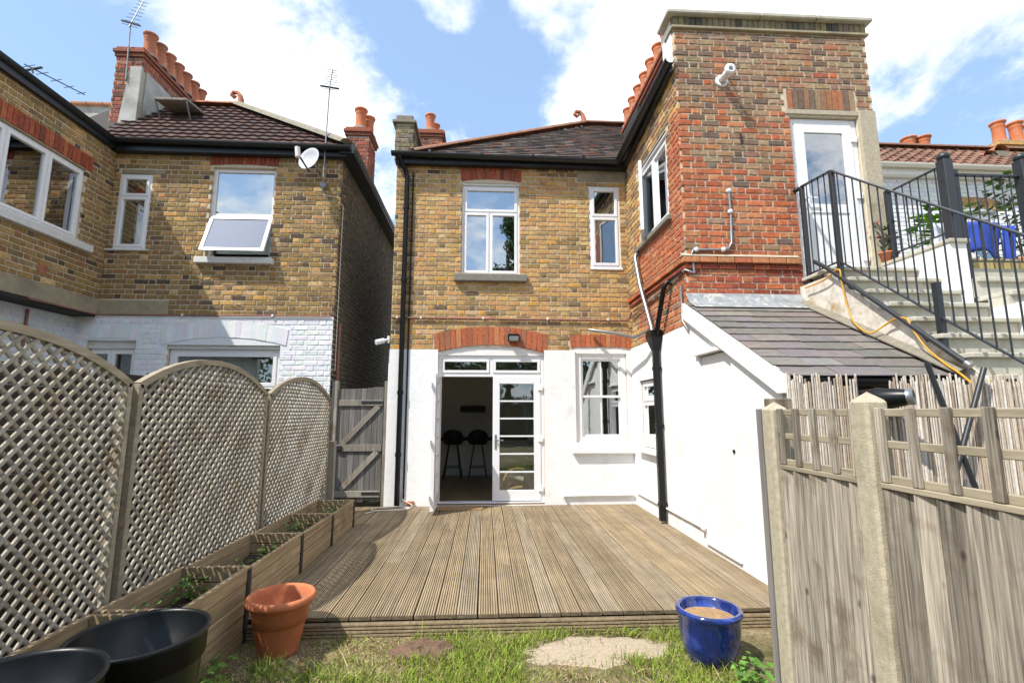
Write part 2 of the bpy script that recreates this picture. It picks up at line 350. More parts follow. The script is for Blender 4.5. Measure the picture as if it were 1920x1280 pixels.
def holed_wall(fr, u0, u1, z0, z1, d0, d1, holes):
    us = sorted({u0, u1, *[h[0] for h in holes], *[h[1] for h in holes]}); zs = sorted({z0, z1, *[h[2] for h in holes], *[h[3] for h in holes]})
    us = [u for u in us if u0 <= u <= u1]; zs = [z for z in zs if z0 <= z <= z1]
    def solid(i, j):
        if not (0 <= i < len(us)-1 and 0 <= j < len(zs)-1): return False
        u = (us[i]+us[i+1])/2; z = (zs[j]+zs[j+1])/2
        return not any(h[0] < u < h[1] and h[2] < z < h[3] for h in holes)
    m = MB()
    for i in range(len(us)-1):
        for j in range(len(zs)-1):
            if not solid(i, j): continue
            a, b, c, d = us[i], us[i+1], zs[j], zs[j+1]
            P = [fr(u, dd, z) for z in (c, d) for dd in (d0, d1) for u in (a, b)]
            fs = [(0, 1, 5, 4), (3, 2, 6, 7)]
            if not solid(i-1, j): fs.append((2, 0, 4, 6))
            if not solid(i+1, j): fs.append((1, 3, 7, 5))
            if not solid(i, j-1): fs.append((0, 2, 3, 1))
            if not solid(i, j+1): fs.append((4, 5, 7, 6))
            m.add(P, fs)
    return m

def brick_mb(w, h, col, rnd, front=0., depth=.05, ch=.006, jit=.0042):
    """brick centred on x, base z=-h/2.., front face at y=-front"""
    hw, hh = w/2, h/2
    j = lambda: rnd.uniform(-jit, jit)
    f = [(-hw+ch+j(), -front+j()*.8, -hh+ch+j()), (hw-ch+j(), -front+j()*.8, -hh+ch+j()), (hw-ch+j(), -front+j()*.8, hh-ch+j()), (-hw+ch+j(), -front+j()*.8, hh-ch+j())]
    e = [(-hw+j(), -front+ch, -hh+j()), (hw+j(), -front+ch, -hh+j()), (hw+j(), -front+ch, hh+j()), (-hw+j(), -front+ch, hh+j())]
    k = [(-hw, depth, -hh), (hw, depth, -hh), (hw, depth, hh), (-hw, depth, hh)]
    m = MB(); fs = [(0, 1, 2, 3)]
    for a in range(4):
        b = (a+1) % 4; fs += [(4+a, 4+b, b, a), (8+a, 8+b, 4+b, 4+a)]
    return m.add(f+e+k, fs, col)
CRS, STR, HDR, JT = .0848, .236, .118, .0165
def palette(cols, n=26, seed=1, dv=.22):
    r = random.Random(seed); out = []
    for i in range(n):
        ws = [c[3] for c in cols]; c = r.choices(cols, ws)[0]; k = 1+r.uniform(-dv, dv); out.append(tuple(max(.01, x*k*(1+r.uniform(-.06, .06))) for x in c[:3]))
    return out
PAL = {
 'stock': palette([(.48, .325, .135, 6), (.52, .33, .095, 2.2), (.42, .295, .145, 5), (.33, .235, .13, 2.4), (.22, .165, .105, .8), (.50, .375, .205, 3), (.46, .285, .13, 1)], seed=3, n=40, dv=.10),
 'stock_dark': palette([(.31, .215, .095, 5), (.24, .17, .09, 5), (.155, .115, .075, 2.4), (.36, .25, .11, 3), (.26, .155, .085, .8), (.10, .08, .062, 1)], seed=4, n=40, dv=.11),
 'brown': palette([(.31, .185, .11, 5), (.27, .165, .105, 4), (.19, .125, .09, 2.4), (.34, .225, .135, 3), (.33, .23, .155, 2), (.36, .165, .085, 1.2), (.17, .12, .09, .7)], seed=5, n=40, dv=.09),
 'red': palette([(.48, .145, .062, 5), (.43, .13, .065, 4), (.38, .135, .07, 2), (.48, .205, .10, 2), (.33, .13, .08, 1)], seed=6, dv=.10),
 'red_dark': palette([(.34, .085, .045, 5), (.28, .075, .05, 4), (.38, .12, .06, 2), (.2, .07, .05, 1)], seed=8, dv=.18),
 'passage_shade': palette([(.085, .066, .048, 5), (.065, .052, .042, 4), (.11, .08, .055, 2)], seed=14, dv=.12),  # passage side wall: the shade there is put into the brick colour
 'white': palette([(.74, .77, .80, 5), (.70, .73, .77, 2), (.78, .79, .80, 3)], seed=7, dv=.03),
 'chimney': palette([(.33, .10, .06, 5), (.24, .085, .06, 4), (.16, .08, .06, 3), (.36, .16, .10, 2)], seed=9),
 'soot': palette([(.16, .14, .10, 5), (.22, .18, .11, 4), (.10, .09, .07, 3), (.28, .22, .12, 2)], seed=10),
}
for k_ in ('stock', 'stock_dark'): PAL[k_] = [(a*1.06, b*.97, c*.86) for a, b, c in PAL[k_]]
BR = {}
def brick_course(P, fr, u0, u1, z0, z1, holes, palf, proud=.010, seed=0, crs=CRS):
    """Flemish bond laid into Pieces P; bricks are cut at openings"""
    rnd = random.Random(seed*7919+3); z = z0; row = int(round(z0/crs))
    while z < z1-.02:
        h = min(crs, z1-z)-JT; zc = z+h/2
        if h < .02: break
        cuts = sorted([(a, b) for a, b, c, d in holes if c < zc < d])
        spans = []; s = u0
        for a, b in cuts:
            if a > s: spans.append((s, min(a, u1)))
            s = max(s, b)
        if s < u1: spans.append((s, u1))
        u = math.floor(u0/.354)*.354 - (.177 if row % 2 else 0); k = 0
        while u < u1:
            w = (STR if k % 2 == 0 else HDR)
            a, b = u, u+w-JT*.9
            for sa, sb in spans:
                x0, x1 = max(a, sa), min(b, sb)
                if x1-x0 < .03: continue
                pal = palf((x0+x1)/2, zc, rnd)
                ci = rnd.randrange(len(PAL[pal])); full = (x1-x0) > (b-a)-.001 and h > crs-JT-.001
                W = x1-x0
                if full:
                    W = (STR if k % 2 == 0 else HDR)-JT*.9; key = (pal, ci, k % 2, round(crs, 3), proud)
                    if key not in BR: BR[key] = brick_mb(W, h, PAL[pal][ci], random.Random(hash((ci, k % 2))), proud, .045)
                    mb = BR[key]
                else: key = None; mb = brick_mb(W, h, PAL[pal][ci], rnd, proud, .045)
                M = fr.mat((x0+x1)/2+rnd.uniform(-.002, .002), zc+rnd.uniform(-.002, .002))
                M = M @ Matrix.Rotation(rnd.uniform(-.006, .006), 4, 'Y')
                P.add(key, mb, M)
            u += w; k += 1
        z += crs; row += 1
def soldier(fr, parent, u0, u1, z0, h, rise, pal, n=None, proud=.016, splay=.0, seed=1, name='arch_brick', depth=.09, gap=.0045):
    """soldier-course head: z0 underside at the ends, rise at the middle"""
    n = n or max(3, int(round((u1-u0)/.083))); rnd = random.Random(seed); uc = (u0+u1)/2; hw = (u1-u0)/2
    for i in range(n):
        m = MB(); a, b = u0+(u1-u0)*i/n+gap, u0+(u1-u0)*(i+1)/n-gap; v = []
        for (u, t) in ((a, 0), (b, 0), (b, 1), (a, 1)):
            q = (u-uc)/hw; zb = z0+rise*(1-q*q); v.append((u+splay*q*t, zb+t*h+rnd.uniform(-.004, .004)))
        P = proud+rnd.uniform(-.003, .002)
        front = [fr(u, -P, z) for u, z in v]; back = [fr(u, depth, z) for u, z in v]; c = PAL[pal][rnd.randrange(len(PAL[pal]))]
        m.add(front+back, [(0, 1, 2, 3), (0, 4, 5, 1), (1, 5, 6, 2), (2, 6, 7, 3), (3, 7, 4, 0)], c)
        m.build(name, 'brick', parent)
def ring(m, fr, u0, u1, z0, z1, w, d0, d1, b=.004, wb=None):
    wb = wb or w
    m.box(u0, u0+w, d0, d1, z0, z1, fr, b); m.box(u1-w, u1, d0, d1, z0, z1, fr, b)
    m.box(u0+w, u1-w, d0+.001, d1, z0, z0+wb, fr, b); m.box(u0+w, u1-w, d0+.001, d1, z1-w, z1, fr, b)
def window(parent, fr, u0, u1, z0, z1, lights, d=.08, name='window', fw=.05, sw=.045, glass='glass_double', mat='white_upvc', sash=True):
    """lights: (u0,u1,z0,z1) fractions of the opening"""
    m = MB(); ring(m, fr, u0, u1, z0, z1, fw, d, d+.07)
    W, H = u1-u0, z1-z0
    iu = sorted({l[0] for l in lights}-{0.}); 
    wnd = None; panes = []; bars = MB()
    for a, b, c, e in lights:
        A = u0+a*W+(fw-.006 if a == 0 else .012); Bq = u0+b*W-(fw-.006 if b == 1 else .012); C = z0+c*H+(fw-.006 if c == 0 else .012); E = z0+e*H-(fw-.006 if e == 1 else .012)
        panes.append((A, Bq, C, E))
    for a, b, c, e in lights:                          # mullions and transoms of the outer frame
        if b < 1: m.box(u0+b*W-.022, u0+b*W+.022, d+.004, d+.066, z0+c*H+(fw if c == 0 else 0), z0+e*H-(fw if e == 1 else 0), fr)
        if e < 1 and a == 0: m.box(u0+fw, u1-fw, d+.003, d+.067, z0+e*H-.022, z0+e*H+.022, fr)
    wnd = m.build(name, mat, parent)
    for A, Bq, C, E in panes:
        s = 0
        if sash:
            q = MB(); ring(q, fr, A, Bq, C, E, sw, d-.014, d+.05); q.build('sash', mat, wnd); s = sw-.004
        B(A+s, Bq-s, d+.02, d+.026, C+s, E-s, fr).build('pane', glass, wnd)
    return wnd
def gutter(m, p0, p1, r=.06, drop=0):
    """half-round gutter between two points"""
    p0 = np.array(p0, float); p1 = np.array(p1, float); t = p1-p0; t /= np.linalg.norm(t); s = np.cross(t, (0, 0, 1.)); s /= np.linalg.norm(s)
    prof = [(r*math.cos(a), r*math.sin(a)) for a in np.linspace(math.pi, 2*math.pi, 9)]+[((r-.006)*math.cos(a), (r-.006)*math.sin(a)) for a in np.linspace(2*math.pi, math.pi, 9)]
    n = len(prof); vs = [p+s*x+np.array((0, 0, z)) for p in (p0, p1) for x, z in prof]
    m.add(vs, [(i, (i+1) % n, n+(i+1) % n, n+i) for i in range(n)]+[tuple(range(n)), tuple(range(n, 2*n))[::-1]], None)
    return m
def pot_mb(c, r, h, n=20, collar=True):
    p = [(r*.92, 0), (r*.86, h*.1), (r*.78, h*.3), (r*.76, h*.72), (r*.80, h*.76), (r*.84, h*.78), (r*.80, h*.82), (r*.86, h*.9), (r, h*.94), (r*1.02, h), (r*.8, h), (r*.72, h*.7)]
    return MB().lathe(p, c, n)
def chimney(parent_root, x0, x1, y0, y1, z0, z1, pal, pots, seed, name='chimney', potr=.13, poth=.45):
    """brick stack with an oversailing cap and pots (x,y)"""
    body = B(x0+.011, x1-.011, y0+.011, y1-.011, z0, z1-.02).build(name, 'mortar_grey', parent_root)
    P = Pieces(); pf = lambda u, z, r: pal
    for fr, a, b in ((Fr('y', y0+.011), x0, x1), (Fr('x-', x0+.011), y0, y1), (Fr('x+', x1-.011), y0, y1)):
        brick_course(P, fr, a, b, z0, z1-.17, [], pf, .011, seed)
    P.finish('brick', 'brick', body, 200)
    for i, (o, h) in enumerate(((.03, .075), (.055, .075), (.02, .06))):
        MB().box(x0-o, x1+o, y0-o, y1+o, z1-.17+i*.072, z1-.17+i*.072+h-.004, b=.008, col=PAL[pal][i*3]).build('cap_course', 'brick', body)
    for px, py in pots:
        MB().lathe([(potr*1.25, -.01), (potr*1.15, .05), (potr*.8, .08)], (px, py, z1+.03), 16).build('flaunching', 'cement', body)
        pot_mb((px, py, z1+.03), potr, poth).build('chimney_pot', 'terracotta', body)
    return body
def plant(m, c, n, h, sp, leaf, cols, rnd, droop=.4):
    for i in range(n):
        a = rnd.uniform(0, 2*math.pi); r = sp*math.sqrt(rnd.random()); z = h*rnd.random()**.8
        p = np.array((c[0]+r*math.cos(a), c[1]+r*math.sin(a), c[2]+z)); t = rnd.uniform(0, 2*math.pi)
        d = np.array((math.cos(t), math.sin(t), rnd.uniform(-droop, .6))); d /= np.linalg.norm(d); s = np.cross(d, (0, 0, 1.)); s /= np.linalg.norm(s); s = s+np.array((0, 0, rnd.uniform(-.5, .5)))
        l = leaf*rnd.uniform(.6, 1.3); w = l*.3; k = rnd.uniform(.7, 1.25); c0 = rnd.choice(cols); cc = tuple(x*k for x in c0)
        m.add([p, p+d*l*.45+s*w, p+d*l+np.array((0, 0, -.12*l)), p+d*l*.45-s*w], [(0, 1, 2), (0, 2, 3)], cc)
    return m
# ================================================================== GROUND
DZ, GZ = .22, .08
YF, YT, XW, XA = 8.14, 5.773, 2.51, -6.37
g = MB(); g.add([(-400, -400, GZ), (400, -400, GZ), (400, 400, GZ), (-400, 400, GZ)], [(0, 1, 2, 3)])
o = g.build('ground', 'ground', None, (0, 0, GZ)); o['kind'] = 'structure'; o['label'] = 'patchy worn ground with soil and thin grass around the houses'

# ================================================================== MIDDLE HOUSE
FB = Fr('y', YF)
hb = thing('brick_house', 'yellow stock brick house with white rendered ground floor and open french doors', 'house', (.45, YF, .05))
HB = [(-.80, .99, .22, 2.80), (1.52, 2.41, 1.12, 2.78), (-.44, .58, 4.06, 5.75), (1.83, 2.38, 4.22, 5.74)]
wb = holed_wall(FB, -1.6, 2.55, 0, 6.2, 0, .3, HB).build('wall', 'mortar_pale', hb)
P = Pieces()
def palB(u, z, r):
    if u < -1.25: return 'stock_dark' if r.random() < .45 else 'stock'
    if z > 5.85: return 'stock_dark' if r.random() < .5 else 'stock'
    return 'stock_dark' if r.random() < .07 else 'stock'
exB = HB[1:]+[(-.80, .99, 2.7, 2.95), (-.9, 1.07, 2.86, 3.02), (-.45, .6, 5.70, 5.98), (1.62, 2.55, 5.78, 6.02), (1.43, 2.5, 2.7, 3.0)]
brick_course(P, FB, -1.6, 2.51, 2.76, 6.14, exB, palB, seed=1)
P.finish('brick', 'brick', wb)
# render coat, with reveals round the openings
holed_wall(FB, -1.605, 2.50, .05, 2.75, -.022, -.001, [(-.80, .99, .22, 2.80), (1.52, 2.41, 1.12, 2.78)]).build('render_coat', 'render_white', hb)
B(-1.62, -1.6005, .0, .3, .05, 2.75, FB).build('render_return', 'render_white', hb)
# side, back, ceiling and floors keep the rooms dark
for nm, bx in (('side_wall', (-1.6, -1.36, YF+.3, 12.6, 0, 6.2)), ('side_wall', (2.56, 2.8, YF+.3, 12.6, 0, 6.3)), ('back_wall', (-1.36, 2.56, 12.36, 12.6, 0, 6.2))):
    B(*bx).build(nm, 'plaster', hb)
B(-1.355, 2.555, YF+.301, 12.355, 2.82, 3.1).build('ceiling', 'plaster', hb)
B(-1.355, 2.555, YF+.301, 12.355, 6.1, 6.2).build('ceiling', 'plaster', hb)
B(-1.355, 2.555, YF+.02, 12.355, .1, .245).build('room_floor', 'room_floor', hb)
# arches
ar = empty('door_arch', hb, (.08, YF, 2.8)); soldier(FB, ar, -.86, 1.04, 2.70, .31, .14, 'red', n=21, splay=.03, seed=5)
ar = empty('sash_arch', hb, (1.96, YF, 2.8)); soldier(FB, ar, 1.45, 2.49, 2.79, .21, .03, 'red', n=12, splay=.02, seed=6)
ar = empty('window_arch', hb, (.07, YF, 5.7)); soldier(FB, ar, -.46, .60, 5.77, .21, .05, 'red_dark', n=14, splay=.02, seed=7)
B(-.45, .59, .02, .14, 5.712, 5.80, FB).build('arch_infill', 'old_white_paint', hb)
m = MB(); n = 14                                              # white panel filling the door arch
top = [(-.80+1.79*i/n, 2.70+.135*(1-((-.80+1.79*i/n-.09)/.95)**2)) for i in range(n+1)]
poly = [FB(-.80, .02, 2.66)]+[FB(u, .02, z) for u, z in top]+[FB(.99, .02, 2.66)]
m.prism(poly, (0, .12, 0)); m.build('arch_panel', 'white_paint', hb)
B(1.62, 2.505, -.014, .1, 5.82, 6.03, FB, .004).build('stone_lintel', 'stone_band', hb)
B(1.50, 2.43, .0, .2, 2.70, 2.80, FB).build('sash_head', 'white_paint', hb)
# windows upstairs
window(hb, FB, -.44, .58, 4.06, 5.71, [(0, .48, 0, .70), (.48, 1, 0, .70), (0, 1, .70, 1)], d=.05)
window(hb, FB, 1.83, 2.38, 4.22, 5.73, [(0, 1, 0, .62), (0, 1, .62, 1)], d=.0)
B(-.55, .70, -.10, .06, 3.93, 4.055, FB, .008).build('window_sill', 'stone_sill', hb)
B(1.82, 2.40, -.03, .04, 4.18, 4.218, FB, .004).build('window_sill', 'white_upvc', hb)
# sash window
m = MB(); ring(m, FB, 1.53, 2.41, 1.20, 2.71, .10, .03, .13, .006); wn_ = m.build('sash_window', 'white_paint', hb)
for (z0, z1, d) in ((1.30, 1.985, .085), (1.955, 2.61, .055)):
    q = MB(); ring(q, FB, 1.628, 2.312, z0, z1, .035, d, d+.035, .003); q.box(1.962, 1.982, d+.004, d+.03, z0+.03, z1-.03, FB); q.build('sash', 'white_paint', wn_)
    for a, b in ((1.663, 1.962), (1.982, 2.277)): B(a-.002, b+.002, d+.015, d+.019, z0+.03, z1-.03, FB).build('pane', 'glass_double', wn_)
B(1.50, 2.44, -.03, .1, 1.11, 1.205, FB, .01).build('sash_window_base', 'white_paint', hb)
B(1.44, 2.50, -.10, .05, 1.03, 1.115, FB, .012).build('window_sill', 'white_paint', hb)
# french doors
m = MB(); d0 = .05
m.box(-.80, -.74, d0, d0+.09, .24, 2.66, FB, .004); m.box(.93, .99, d0, d0+.09, .24, 2.66, FB, .004); m.box(-.74, .93, d0+.001, d0+.09, 2.60, 2.66, FB, .004)
m.box(-.74, .93, d0+.001, d0+.09, 2.30, 2.36, FB, .004); m.box(.065, .125, d0+.001, d0+.09, 2.36, 2.60, FB, .004); m.box(-.80, .99, d0-.03, d0+.10, .2, .262, FB, .004)
dfm = m.build('door_frame', 'white_upvc', hb)
for a, b in ((-.74, .065), (.125, .93)):
    q = MB(); ring(q, FB, a+.003, b-.003, 2.363, 2.597, .045, d0-.012, d0+.05, .004); q.build('toplight', 'white_upvc', dfm)
    B(a+.045, b-.045, d0+.02, d0+.026, 2.40, 2.56, FB).build('pane', 'glass', dfm)
def leaf_door(fr, a, b, z0, z1, d, name, hinge_right):
    q = MB(); s = .115; ring(q, fr, a, b, z0, z1, s, d, d+.055, .004, .17)
    zs = np.linspace(z0+.17, z1-s, 7)
    for z in zs[1:-1]: q.box(a+s, b-s, d+.008, d+.047, z-.013, z+.013, fr)
    dr = q.build(name, 'white_upvc', hb)
    for i in range(6): B(a+s-.004, b-s+.004, d+.02, d+.028, zs[i]+(.012 if i else 0), zs[i+1]-(.012 if i < 5 else 0), fr).build('pane', 'glass', dr)
    hx, sg = (a+.05, 1) if hinge_right else (b-.05, -1)
    h = MB(); h.box(hx-.016, hx+.016, d-.010, d+.002, 1.10, 1.34, fr, .003)
    h.box(hx-.01, hx+.01, d-.05, d-.008, 1.235, 1.257, fr); h.box(min(hx, hx+sg*.13), max(hx, hx+sg*.13), d-.055, d-.038, 1.235, 1.257, fr, .004); h.build('handle', 'grey_metal', dr)
    for z in (.45, 1.25, 2.1):
        e = b if hinge_right else a
        B(e-.05, e+.035, d-.022, d-.002, z-.03, z+.06, fr, .005).build('hinge', 'white_upvc', dr)
    return dr
leaf_door(FB, .125, .93, .275, 2.298, d0-.012, 'door', True)
FLF = Fr('x-', -.80)
leaf_door(FLF, 7.36, 8.165, .275, 2.298, 0, 'door', False)
# roof of the middle house
def roof_tiles(parent, EL, ER, RL, RR, tw, gauge, cols, seed, mat='tile', roll=0., th=.014, limit=300, name='tile', jit=.004):
    EL, ER, RL, RR = [np.array(p, float) for p in (EL, ER, RL, RR)]
    a = ER-EL; a /= np.linalg.norm(a); up = RL-EL; up = up-a*(up@a); H = np.linalg.norm(up); up /= H; nrm = np.cross(a, up)
    if nrm[2] < 0: nrm = -nrm
    tilt = math.atan2(th*1.3, gauge); P = Pieces(); rnd = random.Random(seed); cache = {}
    X0, X1 = (RL-EL)@a, (RR-EL)@a; W = (ER-EL)@a
    rows = int(H/gauge)+1
    for r in range(rows):
        t = r*gauge; f = min(1, t/H); lo = X0*f; hi = W+(X1-W)*f
        u = math.floor(lo/tw)*tw-(tw/2 if (r % 2 and not roll) else 0)
        while u < hi:
            x0, x1 = max(u, lo-.02), min(u+tw-.004, hi+.02)
            if x1-x0 > .05:
                full = abs(x1-x0-tw+.004) < .001; ci = rnd.randrange(len(cols)); key = ci if full else None
                mb = cache.get(key) if full else None
                if mb is None:
                    mb = MB(); w = x1-x0; L_ = min(gauge*1.35, H-t+.03); k = 6 if roll else 1; vs = []
                    for yy in (0, L_):
                        for i in range(k+1):
                            xx = -w/2+w*i/k; zz = roll*math.sin(2*math.pi*i/k*1.0+.6) if roll else 0
                            vs.append((xx, yy, zz+th)); vs.append((xx, yy, zz))
                    q = 2*(k+1); fs = []
                    for i in range(k):
                        b = 2*i; fs += [(b, b+2, q+b+2, q+b), (b+1, b+3, b+2, b)]
                    fs += [(0, q, q+1, 1), (2*k, 2*k+1, q+2*k+1, q+2*k)]
                    mb.add(vs, fs, cols[ci])
                    if full: cache[key] = mb
                c = EL+a*((x0+x1)/2)+up*(t-.03)+nrm*(.02+rnd.uniform(0, jit)); tl = tilt+rnd.uniform(-.008, .008)
                yv = up*math.cos(tl)-nrm*math.sin(tl); zv = nrm*math.cos(tl)+up*math.sin(tl)
                M = Matrix(((a[0], yv[0], zv[0], c[0]), (a[1], yv[1], zv[1], c[1]), (a[2], yv[2], zv[2], c[2]), (0, 0, 0, 1)))
                M = M @ Matrix.Rotation(rnd.uniform(-.008, .008), 4, 'Z')
                P.add(key, mb, M)
            u += tw
    P.finish(name, mat, parent, limit)
EL, ER, RL, RR = (-1.30, 7.99, 6.16), (3.3, 7.99, 6.16), (2.11, 9.72, 7.9), (3.3, 9.72, 7.9)
m = MB(); m.prism([EL, ER, RR, RL], (0, .05, -.06)); m.prism([EL, RL, (2.11, 12.6, 7.9), (-1.55, 12.6, 6.2)], (.02, 0, -.06)); m.prism([RL, RR, (3.3, 12.6, 7.9), (2.11, 12.6, 7.9)], (0, 0, -.06))
rb = m.build('roof', 'dark_wood', hb)
dkt = palette([(.085, .07, .065, 5), (.06, .052, .05, 4), (.12, .085, .07, 3), (.15, .13, .115, 1.5), (.17, .09, .06, 1)], 24, 21)
roof_tiles(rb, EL, ER, RL, RR, .165, .105, dkt, 5, th=.013)
def ridge_tiles(parent, p0, p1, r, mat, n, name='ridge_tile'):
    p0 = np.array(p0, float); p1 = np.array(p1, float)
    for i in range(n):
        a = p0+(p1-p0)*(i/n); b = p0+(p1-p0)*((i+.985)/n); t = (b-a)/np.linalg.norm(b-a); s = np.cross(t, (0, 0, 1.)); s /= np.linalg.norm(s); u = np.cross(s, t); mm = MB(); vs = []
        for p in (a, b):
            for k in range(9):
                an = math.pi*(k/8); vs.append(p+s*r*math.cos(an)+u*r*.75*math.sin(an))
        mm.add(vs, [(k, k+1, 9+k+1, 9+k) for k in range(8)]+[tuple(range(9)), tuple(range(9, 18))], None, True); mm.build(name, mat, parent)
v = np.array
ridge_tiles(rb, v(EL)+(0, 0, .04), v(RL)+(0, 0, .06), .10, 'ridge_clay', 9); ridge_tiles(rb, v(RL)+(0, 0, .06), v(RR)+(0, 0, .06), .10, 'ridge_clay', 3)
def finial(parent, p):
    pts = [(0, 0, -.05), (0, 0, .08), (.02, 0, .16), (.08, 0, .24), (.17, 0, .25), (.20, 0, .18), (.15, 0, .13), (.11, 0, .17)]
    MB().tube([v(p)+v(q)*v((-1, 1, 1)) for q in pts], [.075, .06, .05, .045, .045, .04, .035, .03], 8).build('finial', 'terracotta_dull', parent)
finial(rb, v(RL)+(0, 0, .1))
# gutters and pipes of the middle house
m = MB(); gutter(m, (-1.66, 7.93, 6.17), (2.30, 7.93, 6.12), .065); gt = m.build('gutter', 'black_gutter', hb)
for x in (-1.0, -.1, .8, 1.7): MB().tube([(x-.02, 7.93, 6.155), (x+.02, 7.93, 6.154)], .075, 12).build('bracket', 'black_gutter', gt)
B(-1.60, 2.50, 8.0, 8.12, 6.02, 6.15).build('fascia', 'black_gutter', hb)
m = MB().tube([(-1.52, 7.93, 6.12), (-1.52, 7.94, 6.06), (-1.44, 8.05, 5.93), (-1.40, 8.07, 5.8), (-1.40, 8.07, .24)], .042, 12); dp = m.build('downpipe', 'black_plastic', hb)
for z in (5.2, 3.9, 2.0, 1.0): MB().tube([(-1.40, 8.07, z), (-1.40, 8.07, z+.06)], .052, 12).build('collar', 'black_plastic', dp)
MB().tube([(-1.30, 8.105, 5.9), (-1.30, 8.105, .3)], .014, 8).build('cable_conduit', 'black_plastic', hb)
m = MB().tube([(-1.60, 8.10, 3.285), (2.40, 8.10, 3.27), (2.44, 8.0, 3.28), (2.46, 7.9, 3.38)], .016, 8); cp = m.build('copper_pipe', 'copper_pipe', hb)
for x in (-1.5, -1.1, -.05, 1.05, 2.1): MB().tube([(x-.012, 8.1, 3.282), (x+.012, 8.1, 3.282)], .026, 8).build('pipe_clip', 'white_upvc', cp)
m = MB().tube([oY(1105, 618, 8.06), oY(1150, 624, 7.8), oY(1190, 632, 7.2), (2.36, 6.8, 2.88)], .026, 10); m.build('overflow_pipe', 'grey_metal', hb)
MB().tube([(1.3, 8.09, .36), (2.45, 8.09, .37)], .018, 8).build('base_pipe', 'white_paint', hb)
MB().tube([(1.28, 8.09, .36), (1.31, 8.09, .36)], .035, 10).build('pipe_end', 'white_paint', hb)
MB().obox((-1.2, 8.11, .27), (1, 0, 0), (0, 1, 0), (0, 0, 1), .07, .03, .03, .006).build('air_brick', 'terracotta_dull', hb)
# gable pier over the gutter and chimney behind
pr = B(-1.65+.011, -1.33, 8.14, 9.6, 6.1, 6.88).build('parapet_pier', 'mortar_grey', hb)
P = Pieces(); brick_course(P, Fr('y', 8.14), -1.65, -1.32, 6.14, 6.84, [], lambda *a: 'soot', seed=31); brick_course(P, Fr('x+', -1.33), 8.14, 9.6, 6.14, 6.84, [], lambda *a: 'soot', seed=32); P.finish('brick', 'brick', pr, 150)
B(-1.70, -1.28, 8.09, 9.7, 6.84, 6.90, b=.01).build('coping', 'cement', pr); B(-1.64, -1.34, 8.12, 9.6, 6.901, 7.0, b=.015).build('coping', 'cement', pr)
chimney(hb, -1.66, -1.08, 10.9, 11.7, 6.3, 8.42, 'chimney', [(-1.40, 11.05), (-1.33, 11.45)], 41)

# wall light over the doors
wl = thing('wall_light', 'small grey wall light fixed on the red brick arch above french doors', 'light', (.46, 8.06, 2.9))
B(.37, .57, 8.05, 8.125, 2.90, 3.02, b=.012).build('housing', 'black_plastic', wl); B(.39, .55, 7.99, 8.049, 2.89, 2.97, b=.01).build('lamp_head', 'grey_metal', wl)
q = thing('security_light', 'small white security spotlight bracketed on the corner above the gate', 'light', (-1.7, 8.05, 2.8))
B(-1.66, -1.625, 8.15, 8.2, 2.86, 2.98).build('bracket', 'white_upvc', q); MB().tube([(-1.64, 8.17, 2.92), (-1.76, 8.08, 2.88)], .02, 8).build('arm', 'white_upvc', q); MB().tube([(-1.70, 8.10, 2.89), (-1.82, 8.03, 2.85)], .045, 10).build('lamp_head', 'white_upvc', q)

# ================================================================== REAR EXTENSION (tower and wing)
FT, FWx = Fr('y', YT), Fr('x-', XW)
ex = thing('rear_extension', 'tall red and brown brick rear extension with parapet and upper white door', 'house', (3.8, 6.9, .05))
HT = [(4.04, 4.99, 3.39, 5.64)]
HW = [(6.20, 7.46, 4.36, 5.62), (6.86, 7.66, 1.16, 2.2)]
wt = holed_wall(FT, XW+.0, 5.22, 0, 6.86, 0, .3, HT).build('wall', 'mortar_pale', ex)
ww = holed_wall(FWx, YT+.3, YF+.3, 0, 6.36, 0, .3, HW).build('side_wall', 'mortar_pale', ex)
def palT(u, z, r):
    e = min(u-2.51, 4.04-u if u < 4.04 else 9)
    if z > 5.72: return 'red' if (z < 6.35 and u < 2.8 and r.random() < .15) or r.random() < .06 else 'brown'
    if z > 4.62:
        if u-2.51 < .30 and int(z/CRS) % 2 == 0 or u-2.51 < .16: return 'red'
        if u < 4.04 and (4.04-u < .28 and int(z/CRS) % 2 == 0 or 4.04-u < .14): return 'red'
        return 'red' if r.random() < .12+.5*max(0, (5.0-z)/.4) else 'brown'
    if z > 3.72: return 'brown' if r.random() < .05 else 'red'
    return 'red_dark' if r.random() < .5 else 'red'
def palW(u, z, r):
    if u > 7.55: return 'stock' if r.random() < .75 else 'brown'
    if z > 5.3: return 'red' if (u < 6.0 and z < 5.7) else ('stock' if r.random() < .5 else 'brown')
    if z > 4.6: return 'red' if u < 6.25 else 'stock'
    return 'brown' if r.random() < .08 else 'red'
P = Pieces()
brick_course(P, FT, XW, 5.22, 3.0, 6.86, HT+[(3.98, 5.0, 5.64, 6.05), (4.98, 5.3, 3.3, 5.74)], palT, seed=2)
P2 = Pieces()
brick_course(P2, FWx, YT, YF, 2.72, 6.33, HW+[(6.1, 7.55, 5.62, 5.7)], palW, seed=3)
P.finish('brick', 'brick', wt); P2.finish('brick', 'brick', ww)
ar = empty('door_lintel', ex, (4.5, YT, 5.7)); soldier(FT, ar, 4.02, 4.97, 5.74, .29, 0, 'brown', n=12, seed=12, name='lintel_brick')
B(3.98, 5.0, -.02, .1, 5.66, 5.735, FT, .008).build('lintel_slab', 'concrete', ex)
B(4.995, 5.235, -.035, .2, 3.3, 5.74, FT, .01).build('concrete_pier', 'concrete', ex)
B(2.515, 4.0, -.009, -.001, .1, 3.0, FT).build('render_coat', 'render_white', ex)
